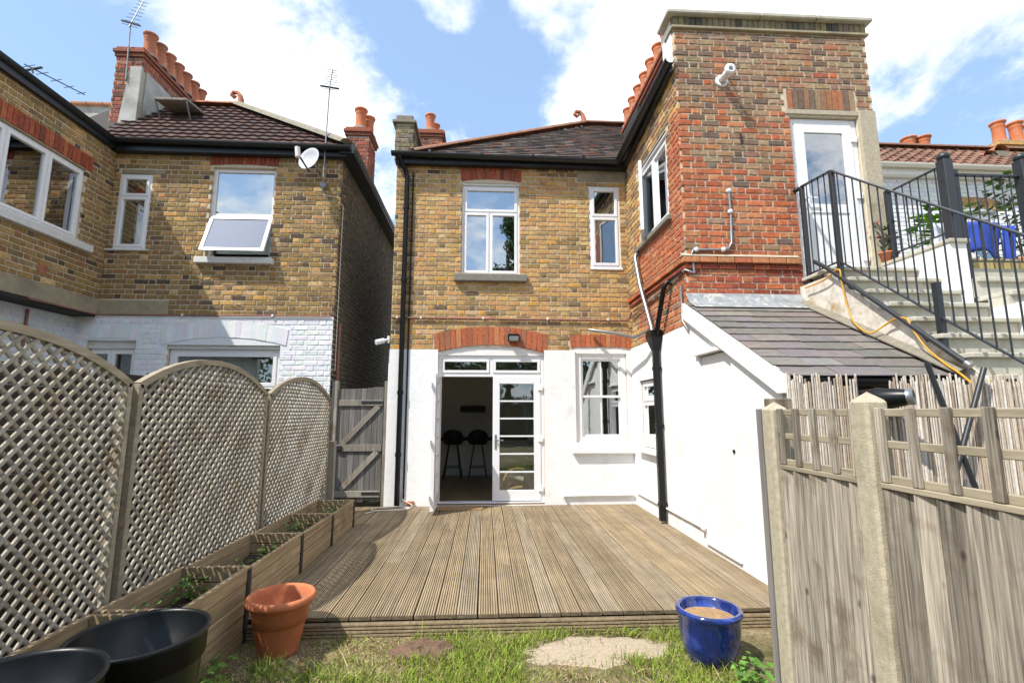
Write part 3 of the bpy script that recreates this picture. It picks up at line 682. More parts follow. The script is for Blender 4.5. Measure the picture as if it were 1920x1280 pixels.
# parapet cornice
PC = XW-.05
m = MB(); m.box(XW-.035, 5.26, -.045, .25, 6.862, 6.90, FT, .006); m.build('cornice', 'stone_band', ex)
ar = empty('soldier_course', ex, (3.8, YT, 6.9)); soldier(FT, ar, XW-.01, 5.235, 6.905, .135, 0, 'soot', n=34, seed=13, name='soldier_brick', proud=.022, depth=.24)
m = MB(); m.box(XW-.10, XW+1.2, -.09, .33, 7.045, 7.105, FT, .012); m.box(XW+1.205, XW+2.0, -.09, .33, 7.046, 7.106, FT, .012); m.box(XW+2.005, 5.30, -.09, .33, 7.044, 7.104, FT, .012); m.build('coping', 'tread_stone', ex)
B(XW-.014, XW-.001, YT+.06, YT+.36, 6.36, 7.04).build('render_return', 'render_white', ex)
B(XW, 5.2, YT+.26, YT+.32, 6.3, 7.04).build('parapet_back', 'stucco_grey', ex)
# string course round tower and wing
for zz, pr_, hh, mt in ((3.50, .022, .06, 'red_dark'), (3.575, .05, .078, 'red')):
    sc = empty('string_course', ex, (3.2, YT, zz))
    for i in range(7):
        a = XW-pr_+i*.224; b = min(a+.214, 4.0)
        if b-a > .04: MB().box(a, b, -pr_-.01, .02, zz, zz+hh-.008, FT, .004, PAL[mt][(i*5) % 20]).build('brick', 'brick', sc)
    for i in range(10):
        a = YT+.02+i*.236; b = min(a+.226, YF-.03)
        MB().box(a, b, -pr_-.01, .02, zz, zz+hh-.008, FWx, .004, PAL[mt][(i*7+3) % 20]).build('brick', 'brick', sc)
m = MB(); m.prism([FT(XW-.06, -.062, 3.652), FT(XW-.06, .01, 3.652), FT(XW-.06, .01, 3.71)], (1.53, 0, 0)); m.prism([FWx(YT, -.062, 3.652), FWx(YT, .01, 3.652), FWx(YT, .01, 3.71)], (0, 2.3, 0)); m.build('weathering', 'concrete', ex)
# render on the wing's ground floor
zt = 2.78
holed_wall(FWx, YT-.002, YF-.023, .05, zt, -.022, -.001, [(6.86, 7.66, 1.16, 2.2)]).build('render_coat', 'render_white', ex)
# wing upper window: an opened casement beside fixed lights
window(ex, FWx, 6.22, 7.44, 4.40, 5.60, [(0, .5, 0, 1), (.5, 1, 0, 1)], d=.04, glass='glass')
h0 = v((XW+.01, 7.43)); hd = v((-.33, -.944))
def csf(u, d, z): return (h0[0]+hd[0]*u-hd[1]*d, h0[1]+hd[1]*u+hd[0]*d, z)
q = MB(); ring(q, csf, 0, .58, 4.44, 5.56, .05, 0, .05); oc = q.build('open_casement', 'white_upvc', ex)
B(.045, .535, .02, .026, 4.485, 5.515, csf).build('pane', 'glass_double', oc)
B(6.10, 7.56, -.075, .06, 4.29, 4.36, FWx, .008).build('window_sill', 'stone_sill', ex)
B(6.2, 7.46, .0, .1, 5.60, 5.66, FWx).build('window_head', 'white_upvc', ex)
window(ex, FWx, 6.87, 7.65, 1.18, 2.19, [(0, 1, 0, .68), (0, 1, .68, 1)], d=.005, glass='glass')
B(6.80, 7.72, -.10, .04, 1.09, 1.165, FWx, .01).build('window_sill', 'white_paint', ex)
B(6.84, 7.68, -.045, .02, 2.20, 2.235, FWx, .004).build('window_drip', 'white_paint', ex)
MB().box(6.92, 7.60, .14, .15, 1.2, 2.15, FWx).build('blind', 'curtain', ex)
# gutter of the wing
gp0, gp1 = (2.42, 5.70, 6.37), (2.33, 7.99, 6.13)
m = MB(); gutter(m, gp0, gp1, .07); m.build('gutter', 'black_gutter', ex)
m = MB(); m.bar((2.455, 5.80, 6.31), (2.44, 7.98, 6.09), .04, .15); m.build('fascia', 'black_gutter', ex)
m = MB(); m.prism([(2.40, 6.1, 6.36), (2.40, 8.2, 6.2), (3.6, 8.2, 7.4), (3.6, 6.5, 7.42)], (.02, 0, -.05)); m.prism([(3.6, 6.5, 7.42), (3.6, 12.6, 7.42), (5.2, 12.6, 6.3), (5.2, 6.1, 6.3)], (0, 0, -.05)); wr = m.build('wing_roof', 'terracotta_dull', ex)
B(2.80, 3.4, 8.2, 12.6, 6.2, 7.4).build('roof_void', 'dark_wood', ex)
for nm, bx in (('far_wall', (5.0, 5.2, 6.08, 12.6, 0, 6.3)), ('back_wall', (2.81, 4.99, 12.4, 12.6, 0, 6.3))): B(*bx).build(nm, 'plaster', ex)
B(2.812, 4.995, 6.08, 12.39, 2.9, 3.35).build('floor', 'plaster', ex)
st = chimney(ex, 2.86, 3.30, 6.9, 9.7, 6.6, 7.58, 'chimney', [(2.98, 7.12+i*.36) for i in range(7)], 51, potr=.125, poth=.42)
# upper door
m = MB(); ring(m, FT, 4.045, 4.985, 3.40, 5.63, .07, .04, .12); dfm = m.build('door_frame', 'white_upvc', ex)
q = MB(); a, b = 4.118, 4.912; ring(q, FT, a, b, 3.45, 5.56, .13, .03, .09, .004); q.box(a+.13, b-.13, .032, .085, 4.30, 4.42, FT, .004); q.box(a+.13, b-.13, .045, .075, 3.58, 4.30, FT); q.box(a+.18, b-.18, .040, .06, 3.63, 4.25, FT, .006)
dr = q.build('door', 'white_upvc', ex)
B(a+.126, b-.126, .05, .058, 4.416, 5.434, FT).build('pane', 'glass_double', dr)
h = MB(); h.box(a+.04, a+.07, .018, .032, 4.35, 4.58, FT, .003); h.box(a+.045, a+.20, -.03, -.015, 4.47, 4.49, FT, .004); h.box(a+.045, a+.065, -.03, .03, 4.47, 4.49, FT); h.build('handle', 'white_upvc', dr)
for z in (3.65, 4.5, 5.3): B(b-.03, b+.06, .012, .034, z, z+.09, FT, .005).build('hinge', 'white_upvc', dr)
# boiler flue
fl = MB().lathe([(.085, 0), (.085, .02), (.055, .03), (.055, .03)], (3.13, YT-.01, 6.10), 20, ax=(0, -1, 0)).lathe([(.0, .02), (.05, .02), (.052, .26), (.04, .26), (.04, .05)], (3.13, YT-.01, 6.10), 20, ax=(0, -1, 0))
fl = fl.build('boiler_flue', 'white_upvc', ex)
MB().lathe([(.075, 0), (.075, .012), (.03, .02)], (3.13, YT-.25, 6.10), 18, ax=(0, -1, 0)).build('flue_cap', 'white_upvc', fl)
MB().tube([(3.13, YT-.16, 6.14), (3.17, YT-.14, 6.22), (3.19, YT-.01, 6.25)], .012, 6).build('flue_wire', 'grey_metal', fl)
MB().obox((3.34, YT-.02, 5.28), (1, 0, 0), (0, 1, 0), (0, 0, 1), .006, .012, .08).build('wall_tie', 'black_metal', ex)
# conduit on the red brick
def pt(x, y): q = oY(x, y, YT-.03); return tuple(q)
m = MB().tube([pt(1366, 357), pt(1370, 400), pt(1372, 455), pt(1366, 466), pt(1350, 468), pt(1300, 468), pt(1297, 475), v(pt(1302, 512))], .016, 8); cdt = m.build('conduit', 'grey_metal', ex)
for x, y in ((1366, 358), (1369, 397), (1305, 468), (1356, 468)): MB().lathe([(0, -.02), (.03, -.02), (.03, .02), (0, .02)], pt(x, y), 10, ax=(0, 1, 0)).build('conduit_box', 'white_upvc', cdt)
m = MB().tube([pt(1302, 512), (2.49, 5.74, 3.48), (2.47, 6.3, 3.42), (2.47, 7.2, 3.36), (2.47, 7.9, 3.30)], .014, 8); m.build('conduit', 'grey_metal', ex)
MB().tube([(2.47, 7.9, 3.45), (2.46, 7.2, 3.43), (2.46, 6.3, 3.46), (2.46, 5.80, 3.46)], .012, 8).build('conduit', 'black_plastic', ex)
MB().tube([(2.47, 5.86, 3.3), (2.47, 5.86, 2.85), (2.47, 5.70, 2.70)], .016, 8).build('conduit', 'grey_metal', ex)
# hopper, downpipe and waste pipes
hx, hy = 2.42, 6.72
m = MB(); m.prism([(hx-.10, hy-.11, 2.86), (hx+.07, hy-.11, 2.86), (hx+.07, hy+.11, 2.86), (hx-.10, hy+.11, 2.86)], (0, 0, -.10))
m.add([(hx-.10, hy-.11, 2.76), (hx+.07, hy-.11, 2.76), (hx+.07, hy+.11, 2.76), (hx-.10, hy+.11, 2.76), (hx-.045, hy-.045, 2.58), (hx+.045, hy-.045, 2.58), (hx+.045, hy+.045, 2.58), (hx-.045, hy+.045, 2.58)], [(0, 1, 5, 4), (1, 2, 6, 5), (2, 3, 7, 6), (3, 0, 4, 7), (4, 5, 6, 7)])
hp = m.build('rain_hopper', 'black_plastic', ex)
m = MB().box(hx-.042, hx+.042, hy-.042, hy+.042, .25, 2.60, b=.008); dp = m.build('downpipe', 'black_plastic', ex)
for z in (.45, 1.5, 2.3): B(hx-.05, hx+.06, hy-.05, hy+.05, z, z+.05, b=.006).build('collar', 'black_plastic', dp)
m = MB().tube([(2.56, 7.50, 4.26), (2.44, 7.50, 4.26), (2.42, 7.49, 4.2), (2.42, 7.30, 3.7), (2.42, 6.86, 2.95), (2.42, 6.80, 2.8)], .032, 10); m.build('waste_pipe', 'grey_metal', ex)
m = MB().tube([(2.56, 6.22, 3.44), (2.43, 6.22, 3.44), (2.40, 6.25, 3.38), (2.41, 6.55, 2.95), (2.41, 6.62, 2.8)], .034, 10); m.build('waste_pipe', 'black_plastic', ex)
MB().tube([(2.47, 7.98, .42), (2.47, 5.55, .42)], .016, 8).build('base_pipe', 'white_paint', ex)
MB().lathe([(0, 0), (.03, 0), (.03, .04), (0, .04)], (2.475, 5.55, .42), 10, ax=(-1, 0, 0)).build('pipe_end', 'cable_white', ex)
# ================================================================== LEFT HOUSE
ha = thing('brick_house', 'dark brown brick house with white painted ground floor and satellite dish', 'house', (-4.6, YF, .05))
HA = [(-4.75, -3.68, 4.28, 5.92), (-6.26, -5.73, 4.40, 5.75), (-5.21, -3.40, .1, 2.80), (-6.47, -5.70, 1.3, 2.86)]
wa = holed_wall(FB, -6.75, -2.56, 0, 6.3, 0, .3, HA).build('wall', 'mortar_pale', ha)
def palA(u, z, r):
    if u > -2.8 or u < -5.9 or z > 6.0 or 4.0 < z < 4.2 and u < -3.5: return 'stock_dark' if r.random() < .92 else 'stock'
    return 'stock_dark' if r.random() < .72 else 'stock'
P = Pieces(); brick_course(P, FB, -6.37, -2.55, 3.31, 6.26, HA[:2]+[(-4.8, -3.64, 5.9, 6.18), (-6.3, -5.55, 5.75, 5.83), (-6.4, -5.25, 3.3, 3.52)], palA, seed=21)
P.finish('brick', 'brick', wa)
pw = empty('painted_wall', ha, (-4.6, YF, 2)); P = Pieces()
holed_wall(FB, -6.76, -2.561, 0, 3.29, -.008, -.001, HA[2:]).build('paint_coat', 'mortar_white', pw)
brick_course(P, FB, -6.72, -2.56, 1.2, 3.28, HA[2:]+[(-5.35, -3.25, 2.7, 3.12), (-6.55, -5.6, 2.8, 3.1)], lambda *a: 'white', proud=.014, seed=22); P.finish('brick', 'painted_brick', pw, 200)
def white_arch(u0, u1, z0, h, rise, seed):
    a_ = empty('painted_arch', pw, ((u0+u1)/2, YF, z0)); soldier(FB, a_, u0, u1, z0, h, rise, 'white', splay=.03, seed=seed, proud=.018, gap=.0008)
    for o_ in a_.children: o_.data.materials[0] = MATS['painted_brick']
white_arch(-5.30, -3.31, 2.80, .27, .13, 3); white_arch(-6.53, -5.64, 2.86, .21, .05, 4)
# window with the lower sash tilted out
m = MB(); ring(m, FB, -4.75, -3.68, 4.28, 5.91, .055, .06, .13); m.box(-4.70, -3.73, .063, .12, 5.04, 5.10, FB); w1 = m.build('window', 'white_upvc', ha)
B(-4.70, -3.73, .09, .096, 5.09, 5.86, FB).build('pane', 'glass_double', w1)
B(-4.68, -3.75, .2, .21, 5.07, 5.85, FB).build('blind', 'blind', w1); B(-4.68, -3.75, .2, .205, 4.42, 5.06, FB).build('brightening_curtain', 'blind', w1)  # lower pale sheet added behind the tilted sash to brighten its glass
B(-4.75, -3.68, .07, .2, 5.911, 5.99, FB).build('window_head', 'old_white_paint', ha)
t = math.radians(21); top_z = 5.04
def tilt(u, d, z): dz = z-top_z; return (u, YF+.055+d*math.cos(t)+dz*math.sin(t), top_z+dz*math.cos(t)-d*math.sin(t)*0)
q = MB(); ring(q, tilt, -4.735, -3.695, 4.30, 5.04, .055, -.02, .03); sa = q.build('tilted_sash', 'white_upvc', ha)
B(-4.685, -3.745, .0, .006, 4.35, 4.99, tilt).build('pane', 'glass_double', sa)
B(-4.87, -3.60, -.11, .06, 4.17, 4.275, FB, .008).build('window_sill', 'old_white_paint', ha)
window(ha, FB, -6.26, -5.73, 4.41, 5.74, [(0, 1, 0, .70), (0, 1, .70, 1)], d=.0)
B(-6.24, -5.52, -.012, .1, 5.755, 5.825, FB, .003).build('stone_lintel', 'stone_band', ha); B(-6.35, -5.68, -.05, .05, 4.375, 4.405, FB, .003).build('window_sill', 'old_white_paint', ha)
ar = empty('window_arch', ha, (-4.2, YF, 5.9)); soldier(FB, ar, -4.80, -3.64, 5.945, .20, .03, 'red_dark', n=15, seed=25)
# ground floor doors and small window
window(ha, FB, -5.20, -3.41, .15, 2.74, [(0, .5, 0, .76), (.5, 1, 0, .76), (0, 1, .76, 1)], d=.08, name='french_window', glass='glass', fw=.07, sw=.06)
B(-5.21, -3.40, .03, .09, 2.74, 2.92, FB).build('arch_panel', 'old_white_paint', ha)
for a, b in ((-4.55, -3.5),):
    m = MB(); n = 40; vs = []
    for i in range(n+1):
        u = a+(b-a)*i/n; d = .30+.03*math.sin(i*1.9)
        vs += [FB(u, d, .2), FB(u, d, 2.7)]
    m.add(vs, [(2*i, 2*i+2, 2*i+3, 2*i+1) for i in range(n)], None, True); m.build('curtain', 'curtain', ha)
window(ha, FB, -6.46, -5.71, 1.32, 2.74, [(0, .45, 0, 1), (.45, 1, 0, 1)], d=.08, glass='glass'); B(-6.47, -5.70, .04, .10, 2.74, 2.95, FB).build('arch_panel', 'old_white_paint', ha)
# upper wing
FA = Fr('x+', XA)
HAW = [(5.70, 7.58, 4.34, 5.52)]
wa2 = holed_wall(FA, 2.0, YF+.3, 3.30, 6.32, 0, .3, HAW).build('wing_wall', 'mortar_pale', ha)
P = Pieces(); brick_course(P, FA, 2.0, YF, 3.55, 6.30, HAW+[(5.66, 7.66, 5.50, 5.78)], lambda u, z, r: 'stock_dark' if r.random() < (.97 if u > 7.6 else .88) else 'stock', seed=23); P.finish('brick', 'brick', wa2)
window(ha, FA, 5.70, 7.58, 4.36, 5.50, [(0, .33, 0, 1), (.33, .67, 0, 1), (.67, 1, 0, 1)], d=.03)
B(5.5, 7.80, -.09, .06, 4.22, 4.335, FA, .008).build('window_sill', 'old_white_paint', ha)
ar = empty('window_arch', ha, (XA, 6.6, 5.5)); soldier(FA, ar, 5.62, 7.68, 5.53, .235, 0, 'red_dark', n=26, seed=26)
B(2.0, YF-.015, -.015, .2, 3.29, 3.54, FA, .004).build('stone_band', 'stone_band', ha); B(XA+.016, -5.25, -.016, .1, 3.295, 3.535, FB, .004).build('stone_band', 'stone_band', ha)
B(7.0, 7.14, -.016, .02, 3.68, 3.82, FA).build('air_brick', 'terracotta_dull', ha)
for i, (nm, z) in enumerate((('bottle', 4.42), ('bottle', 4.42))):
    MB().lathe([(0, 0), (.03, 0), (.03, .1), (.012, .13), (.012, .16), (0, .16)], (XA-.13, 6.7+i*.13, z), 10).build('bottle', 'white_paint', ha)
B(-7.02, -6.72, 2.0, YF, 0, 3.29).build('lower_wing_wall', 'mortar_white', ha)
P = Pieces(); brick_course(P, Fr('x+', -6.72), 2.0, YF, 1.2, 3.26, [], lambda *a: 'white', proud=.012, seed=24); P.finish('brick', 'painted_brick', pw, 60)
B(-6.9, -6.36+0, 2.0, YF-.05, 3.24, 3.289).build('soffit', 'dark_wood', ha)
MB().tube([(-6.69, 7.3, 1.5), (-6.69, 7.3, 3.2)], .02, 8).build('copper_pipe', 'copper_pipe', ha)
m = MB().tube([(-6.34, 6.9, 3.27), (-6.34, 8.09, 3.28), (-6.30, 8.11, 3.285), (-2.6, 8.11, 3.295)], .013, 8); cp = m.build('copper_pipe', 'copper_pipe', ha)
for x in (-5.0, -3.55): MB().tube([(x-.012, 8.11, 3.29), (x+.012, 8.11, 3.29)], .025, 8).build('pipe_clip', 'white_upvc', cp)
MB().tube([(XA-.05, 6.3, 3.98), (XA+.08, 6.28, 3.96), (XA+.22, 6.1, 3.9)], .025, 8).build('waste_pipe', 'grey_metal', ha)
# side wall to the passage
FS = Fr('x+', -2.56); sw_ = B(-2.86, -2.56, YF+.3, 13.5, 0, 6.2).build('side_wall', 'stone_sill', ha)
P = Pieces(); brick_course(P, FS, YF, 13.4, .3, 6.2, [], lambda *a: 'passage_shade', seed=27); P.finish('brick', 'brick', sw_, 60)
for nm, bx in (('back_wall', (-7.0, -2.9, 13.2, 13.5, 0, 6.2)), ('far_wall', (-9.5, -9.2, 2, 13.5, 0, 6.3)), ('ceiling', (-9.19, -2.87, YF+.301, 13.19, 6.1, 6.19)), ('floor', (-9.19, -2.87, YF+.301, 13.19, 2.95, 3.2)), ('wing_ceiling', (-9.19, -6.68, 2.0, 8.4, 6.1, 6.19)), ('wing_floor', (-9.19, -6.68, 2.0, 8.4, 3.3, 3.4)), ('wing_end', (-9.19, -6.68, 1.8, 1.99, 0, 6.3)), ('partition', (-7.0, -6.76, 8.45, 13.19, 0, 6.1))):
    B(*bx).build(nm, 'plaster', ha)
MB().tube([(-2.5, 8.30, .3), (-2.5, 8.30, 3.2)], .028, 8).build('soil_pipe', 'copper_pipe', ha)
MB().tube([oY(605, 365, 8.1), (-2.6, 8.12, 5.4), (-2.535, 8.25, 5.3), (-2.53, 8.25, 2.4)], .007, 6).build('aerial_cable', 'cable_white', ha)
# roof
EL, ER, RL, RR = (-6.42, 7.97, 6.27), (-2.42, 7.97, 6.27), (-7.2, 9.72, 8.06), (-5.23, 9.72, 8.06)
m = MB(); m.prism([(-7.6, 7.97, 6.27), ER, RR, (-7.6, 9.72, 8.06)], (0, .05, -.06)); m.prism([ER, RR, (-5.23, 13.5, 8.06), (-2.42, 13.5, 6.2)], (-.02, 0, -.06)); m.prism([(-7.6, 9.72, 8.06), RR, (-5.23, 13.5, 8.06), (-7.6, 13.5, 8.06)], (0, 0, -.05)); m.prism([(-6.30, 2.0, 6.30), (-6.30, 8.0, 6.30), (-9.4, 8.0, 7.3), (-9.4, 2.0, 7.3)], (0, 0, -.05))
ra = m.build('roof', 'dark_wood', ha)
brt = palette([(.095, .055, .047, 5), (.08, .05, .044, 4), (.11, .066, .053, 3), (.07, .047, .043, 2)], 20, 33, dv=.12)
roof_tiles(ra, (-6.6, 7.97, 6.27), ER, (-7.1, 9.72, 8.06), RR, .20, .215, brt, 6, roll=.007, th=.024)
ridge_tiles(ra, v(ER)+(-.02, 0, .02), v(RR)+(-.02, 0, .03), .15, 'cement', 10, 'hip_tile'); ridge_tiles(ra, v(RR)+(0, 0, .06), (-6.6, 9.72, 8.12), .10, 'terracotta_dull', 5)
finial(ra, v(RR)+(0, 0, .12))
m = MB(); gutter(m, (-6.35, 7.92, 6.27), (-2.36, 7.92, 6.24), .065); m.build('gutter', 'black_gutter', ha); B(-6.36, -2.45, 7.99, 8.12, 6.10, 6.26).build('fascia', 'black_gutter', ha)
m = MB(); gutter(m, (-6.30, 2.0, 6.31), (-6.30, 7.95, 6.27), .075); m.build('gutter', 'black_gutter', ha); B(-6.36, -6.34+.05, 2.0, 7.98, 6.12, 6.29).build('fascia', 'black_gutter', ha)
m = MB(); m.bar((-2.43, 7.95, 6.22), (-2.43, 13.5, 6.20), .24, .16); m.build('eaves_board', 'black_gutter', ha)
m = MB(); gutter(m, (-2.33, 7.95, 6.25), (-2.33, 13.5, 6.22), .065); m.build('gutter', 'black_gutter', ha)
# roof window propped open
rn = np.cross((1, 0, 0), v((0, 1.75, 1.79))/np.linalg.norm((0, 1.75, 1.79))); 
c = oY(345, 224, 9.1); upv = v((0, .70, .714)); nv = v((0, -.714, .70))
m = MB(); m.obox(c, (1, 0, 0), upv, nv, .30, .30, .03); sk = m.build('roof_window', 'dark_interior', ha)
t2 = math.radians(38); u2 = upv*math.cos(t2)+nv*math.sin(t2)*-1; n2 = nv*math.cos(t2)+upv*math.sin(t2)
m = MB(); cc = c+upv*.34+nv*.06-u2*.36; cc = c+nv*.10-u2*.05+n2*.12; m.obox(cc, (1, 0, 0), u2, n2, .30, .30, .022, .006); m.build('open_sash', 'grey_wood', sk)
for sx in (-.28, .28): MB().bar(c+v((sx, 0, 0))-upv*.3, cc+v((sx, 0, 0))-u2*.3, .02, .02).build('stay', 'grey_metal', sk)
# tall rendered chimney stack with seven pots
st = B(-7.10, -6.62, 8.78, 10.8, 6.3, 8.55).build('chimney', 'mortar_grey', ha)
P = Pieces(); brick_course(P, Fr('y', 8.78), -7.10, -6.62, 6.5, 8.5, [], lambda *a: 'chimney', seed=61); brick_course(P, Fr('x+', -6.62), 8.78, 10.8, 8.20, 8.5, [], lambda *a: 'chimney', seed=62); P.finish('brick', 'brick', st, 150)
B(-6.62, -6.595, 8.90, 10.8, 6.5, 8.22, b=.006).build('render_side', 'stucco_grey', st); MB().prism([(-6.96, 8.74, 6.5), (-6.59, 8.74, 6.5), (-6.59, 8.74, 8.22), (-6.80, 8.74, 8.22)], (0, .05, 0)).build('render_front', 'stucco_grey', st)
for i, (o_, h_) in enumerate(((.03, .075), (.055, .075), (.02, .06))): MB().box(-7.10-o_, -6.62+o_, 8.78-o_, 10.8+o_, 8.44+i*.075, 8.44+i*.075+h_-.003, b=.008, col=PAL['chimney'][i*4]).build('cap_course', 'brick', st)
for i in range(7):
    p = (-6.72, 9.05+i*.285, 8.64); MB().lathe([(.16, -.01), (.15, .04), (.1, .07)], p, 14).build('flaunching', 'cement', st); pot_mb(p, .13, .5).build('chimney_pot', 'terracotta_dull', st)
a, b = oY(128, 196, 10.6), oY(252, 188, 10.6)
pw2 = B(-9.4, -7.3, 10.6, 10.85, 7.2, a[2]-.02).build('party_wall', 'stucco_grey', ha)
for i in range(6): B(-9.4+i*.36, -9.4+i*.36+.35, 10.52, 10.93, a[2]-.018, a[2]+.045, b=.012).build('coping_tile', 'ridge_clay', pw2)
chimney(ha, -3.05, -2.56, 9.9, 10.5, 5.9, 7.80, 'chimney', [(-2.80, 10.05), (-2.70, 10.35)], 63, potr=.14, poth=.5)
# dish and aerials
q = thing('satellite_dish', 'white satellite dish mounted under the black gutter of the brown house', 'dish', (-2.98, 7.9, 5.8))
dc = v(oY(582, 300, 7.78)); ax = v((-.36, -.90, .16)); ax /= np.linalg.norm(ax)
MB().lathe([(.001, .0), (.07, .004), (.145, .022), (.20, .045), (.205, .043), (.145, .012), (.07, -.006), (.001, -.012)], dc, 28, ax=ax).build('reflector', 'dish_grey', q)
lnb = dc+ax*.28+v((0, 0, -.06)); MB().bar(dc+v((0, 0, -.22)), lnb+v((0, 0, -.03)), .025, .02).build('arm', 'black_metal', q); MB().tube([lnb+v((0, 0, -.08)), lnb+v((-.02, 0, .09))], .04, 10).build('receiver', 'cable_white', q)
MB().tube([dc-ax*.01, dc-ax*.05, (dc[0]+.06, 8.13, dc[2]-.08)], .02, 8).build('bracket', 'grey_metal', q)
def aerial(name, label, base, top, elems, boom_dir, L_, seed, group=None):
    r = thing(name, label, 'aerial', base); MB().tube([base, top], .013, 8).build('mast', 'lead', r); top = v(top); bd = v(boom_dir, dtype=float) if False else np.array(boom_dir, float); bd /= np.linalg.norm(bd); sd = np.cross(bd, (0, 0, 1.)) if abs(bd[2]) < .9 else np.array((1., .25, -.12)); sd /= np.linalg.norm(sd)
    MB().bar(top-bd*.1, top+bd*L_, .012, .012).build('boom', 'black_metal', r)
    for i in range(elems):
        p = top+bd*(L_*i/(elems-1)-.05); w = .13-.05*i/elems; MB().tube([p-sd*w, p+sd*w], .005, 5).build('element', 'black_metal', r)
    p = top+bd*.02; MB().bar(p-sd*.16, p+sd*.16, .03, .02).build('dipole', 'black_metal', r)
    return r
mb_, mt_ = oY(604, 362, 8.0), oY(618, 165, 8.0)
ar_ = aerial('roof_aerial', 'tall yagi aerial on a mast beside the satellite dish', mb_, mt_, 9, (-.10, .45, .85), .7, 1)
B(mb_[0]-.05, mb_[0]+.05, 8.0, 8.13, mb_[2]+.12, mb_[2]+.2).build('wall_bracket', 'grey_metal', ar_)
aerial('roof_aerial', 'yagi aerial clamped to the tall rendered chimney stack', oY(236, 150, 8.72), oY(245, 45, 8.72), 8, (.02, .3, .95), .75, 2)
aerial('roof_aerial', 'small aerial lying low over the black gutter of the brown wing', oX(62, 138, -6.9), v(oX(60, 128, -6.9)), 5, (.25, .95, .10), .75, 3)

# ================================================================== WHITE HOUSE AT THE RIGHT
hw_ = thing('white_house', 'white painted brick house with brown tiled roof beyond the railings', 'house', (9, YF, .05))
ev = oY(1655, 322, YF)[2]
HR = [(8.55, 9.6, 4.3, 5.45)]
wr_ = holed_wall(FB, 6.9, 11.8, 0, ev+.02, 0, .3, HR).build('wall', 'mortar_white', hw_)
P = Pieces(); brick_course(P, FB, 6.9, 11.6, 3.5, ev-.1, HR+[(8.45, 9.7, 5.45, 5.65)], lambda *a: 'white', proud=.012, seed=71); P.finish('brick', 'painted_brick', wr_, 120)
window(hw_, FB, 8.56, 9.59, 4.31, 5.40, [(0, .5, 0, 1), (.5, 1, 0, 1)], d=.08)
m = MB()
for i in range(14): m.box(8.65, 9.5, .17, .19, 4.4+i*.07, 4.4+i*.07+.05, FB)
m.build('blind', 'shutter_blue', hw_)
ar = empty('window_arch', hw_, (9.1, YF, 5.45)); soldier(FB, ar, 8.48, 9.67, 5.44, .2, .07, 'stock', n=14, seed=72)
EL, ER, RL, RR = (6.75, 7.95, ev+.05), (12.4, 7.95, ev+.05), (6.75, 9.0, ev+.98), (12.4, 9.0, ev+.98)
m = MB(); m.prism([EL, ER, RR, RL], (0, .05, -.06)); m.prism([RL, RR, (12.4, 11, ev), (6.75, 11, ev)], (0, 0, -.06)); rr_ = m.build('roof', 'dark_wood', hw_)
rdt = palette([(.20, .105, .072, 5), (.175, .095, .066, 4), (.23, .125, .085, 3), (.14, .08, .06, 2)], 20, 73)
roof_tiles(rr_, EL, ER, RL, RR, .22, .20, rdt, 74, roll=.018, th=.016)
ridge_tiles(rr_, v(RL)+(0, 0, .05), v(RR)+(0, 0, .05), .1, 'ridge_clay', 13)
m = MB(); gutter(m, (6.75, 7.90, ev+.04), (12.4, 7.90, ev+.02), .06); m.build('gutter', 'cable_white', hw_); B(6.8, 12.3, 7.98, 8.13, ev-.12, ev+.03).build('fascia', 'white_paint', hw_)
B(6.75, 6.9, YF, 11, 0, ev).build('side_wall', 'mortar_white', hw_)
c1 = oY(1740, 250, 10.2); chimney(hw_, c1[0]-.5, c1[0]+.28, 10.2, 10.9, 5.5, oY(1740, 292, 10.2)[2], 'soot', [(c1[0]-.32, 10.4), (c1[0]+.0, 10.35)], 75, potr=.17, poth=.52)
q = oY(1895, 262, 9.4); chimney(hw_, q[0]-.3, q[0]+1.2, 9.4, 10.0, 5.0, q[2]-.05, 'stock', [(q[0]-.02, 9.6), (q[0]+.4, 9.6), (q[0]+.8, 9.6)], 76, potr=.15, poth=.55)
for px, py in ((1835, 292), (1855, 282)):
    p = oY(px, py+12, 8.8); m = MB(); vs = []
    for yy in (-.25, .25):
        for k in range(9): an = math.pi*k/8; vs.append((p[0]+.16*math.cos(an), p[1]+yy, p[2]+.12*math.sin(an)))
    m.add(vs, [(k, k+1, 10+k, 9+k) for k in range(8)], None, True); m.build('half_round_tile', 'terracotta_dull', hw_)
    B(p[0]-.18, p[0]+.18, p[1]-.22, p[1]+.22, ev+.6, p[2]+.01).build('tile_base', 'cement', hw_)

# ================================================================== LEAN-TO SHED
sh = thing('lean_to_shed', 'white rendered lean-to shed with grey slate roof against red brick wall', 'shed', (3.25, 4.9, .05))
Y0, Y1, ZH, ZL, XR = 3.95, YT-.012, 3.05, 2.0, 3.93
def zr(y): return ZL+(y-3.86)*(ZH-ZL)/(Y1-3.86)
m = MB(); dh = (4.77, 5.51, .3, 2.36)
poly = lambda a, b, z0: [(XW-.022, a, z0), (XW-.022, b, z0), (XW-.022, b, zr(b)-.07), (XW-.022, a, zr(a)-.07)]
m.prism(poly(Y0, dh[0], .05), (.20, 0, 0)); m.prism(poly(dh[1], YT-.003, .05), (.20, 0, 0)); m.prism(poly(dh[0], dh[1], dh[3]), (.20, 0, 0)); m.box(XW-.022, XW+.178, dh[0], dh[1], .05, .30); m.build('wall', 'render_white', sh)
B(XW+.18, XR, Y0, Y0+.18, .05, 1.93).build('front_wall', 'stone_band', sh); B(XR-.16, XR, Y0+.19, YT-.02, .05, 1.95).build('far_wall', 'plaster', sh)
q = B(XW+.012, XW+.05, dh[0]+.012, dh[1]-.012, .31, 2.345, b=.004).build('door', 'white_paint', sh)
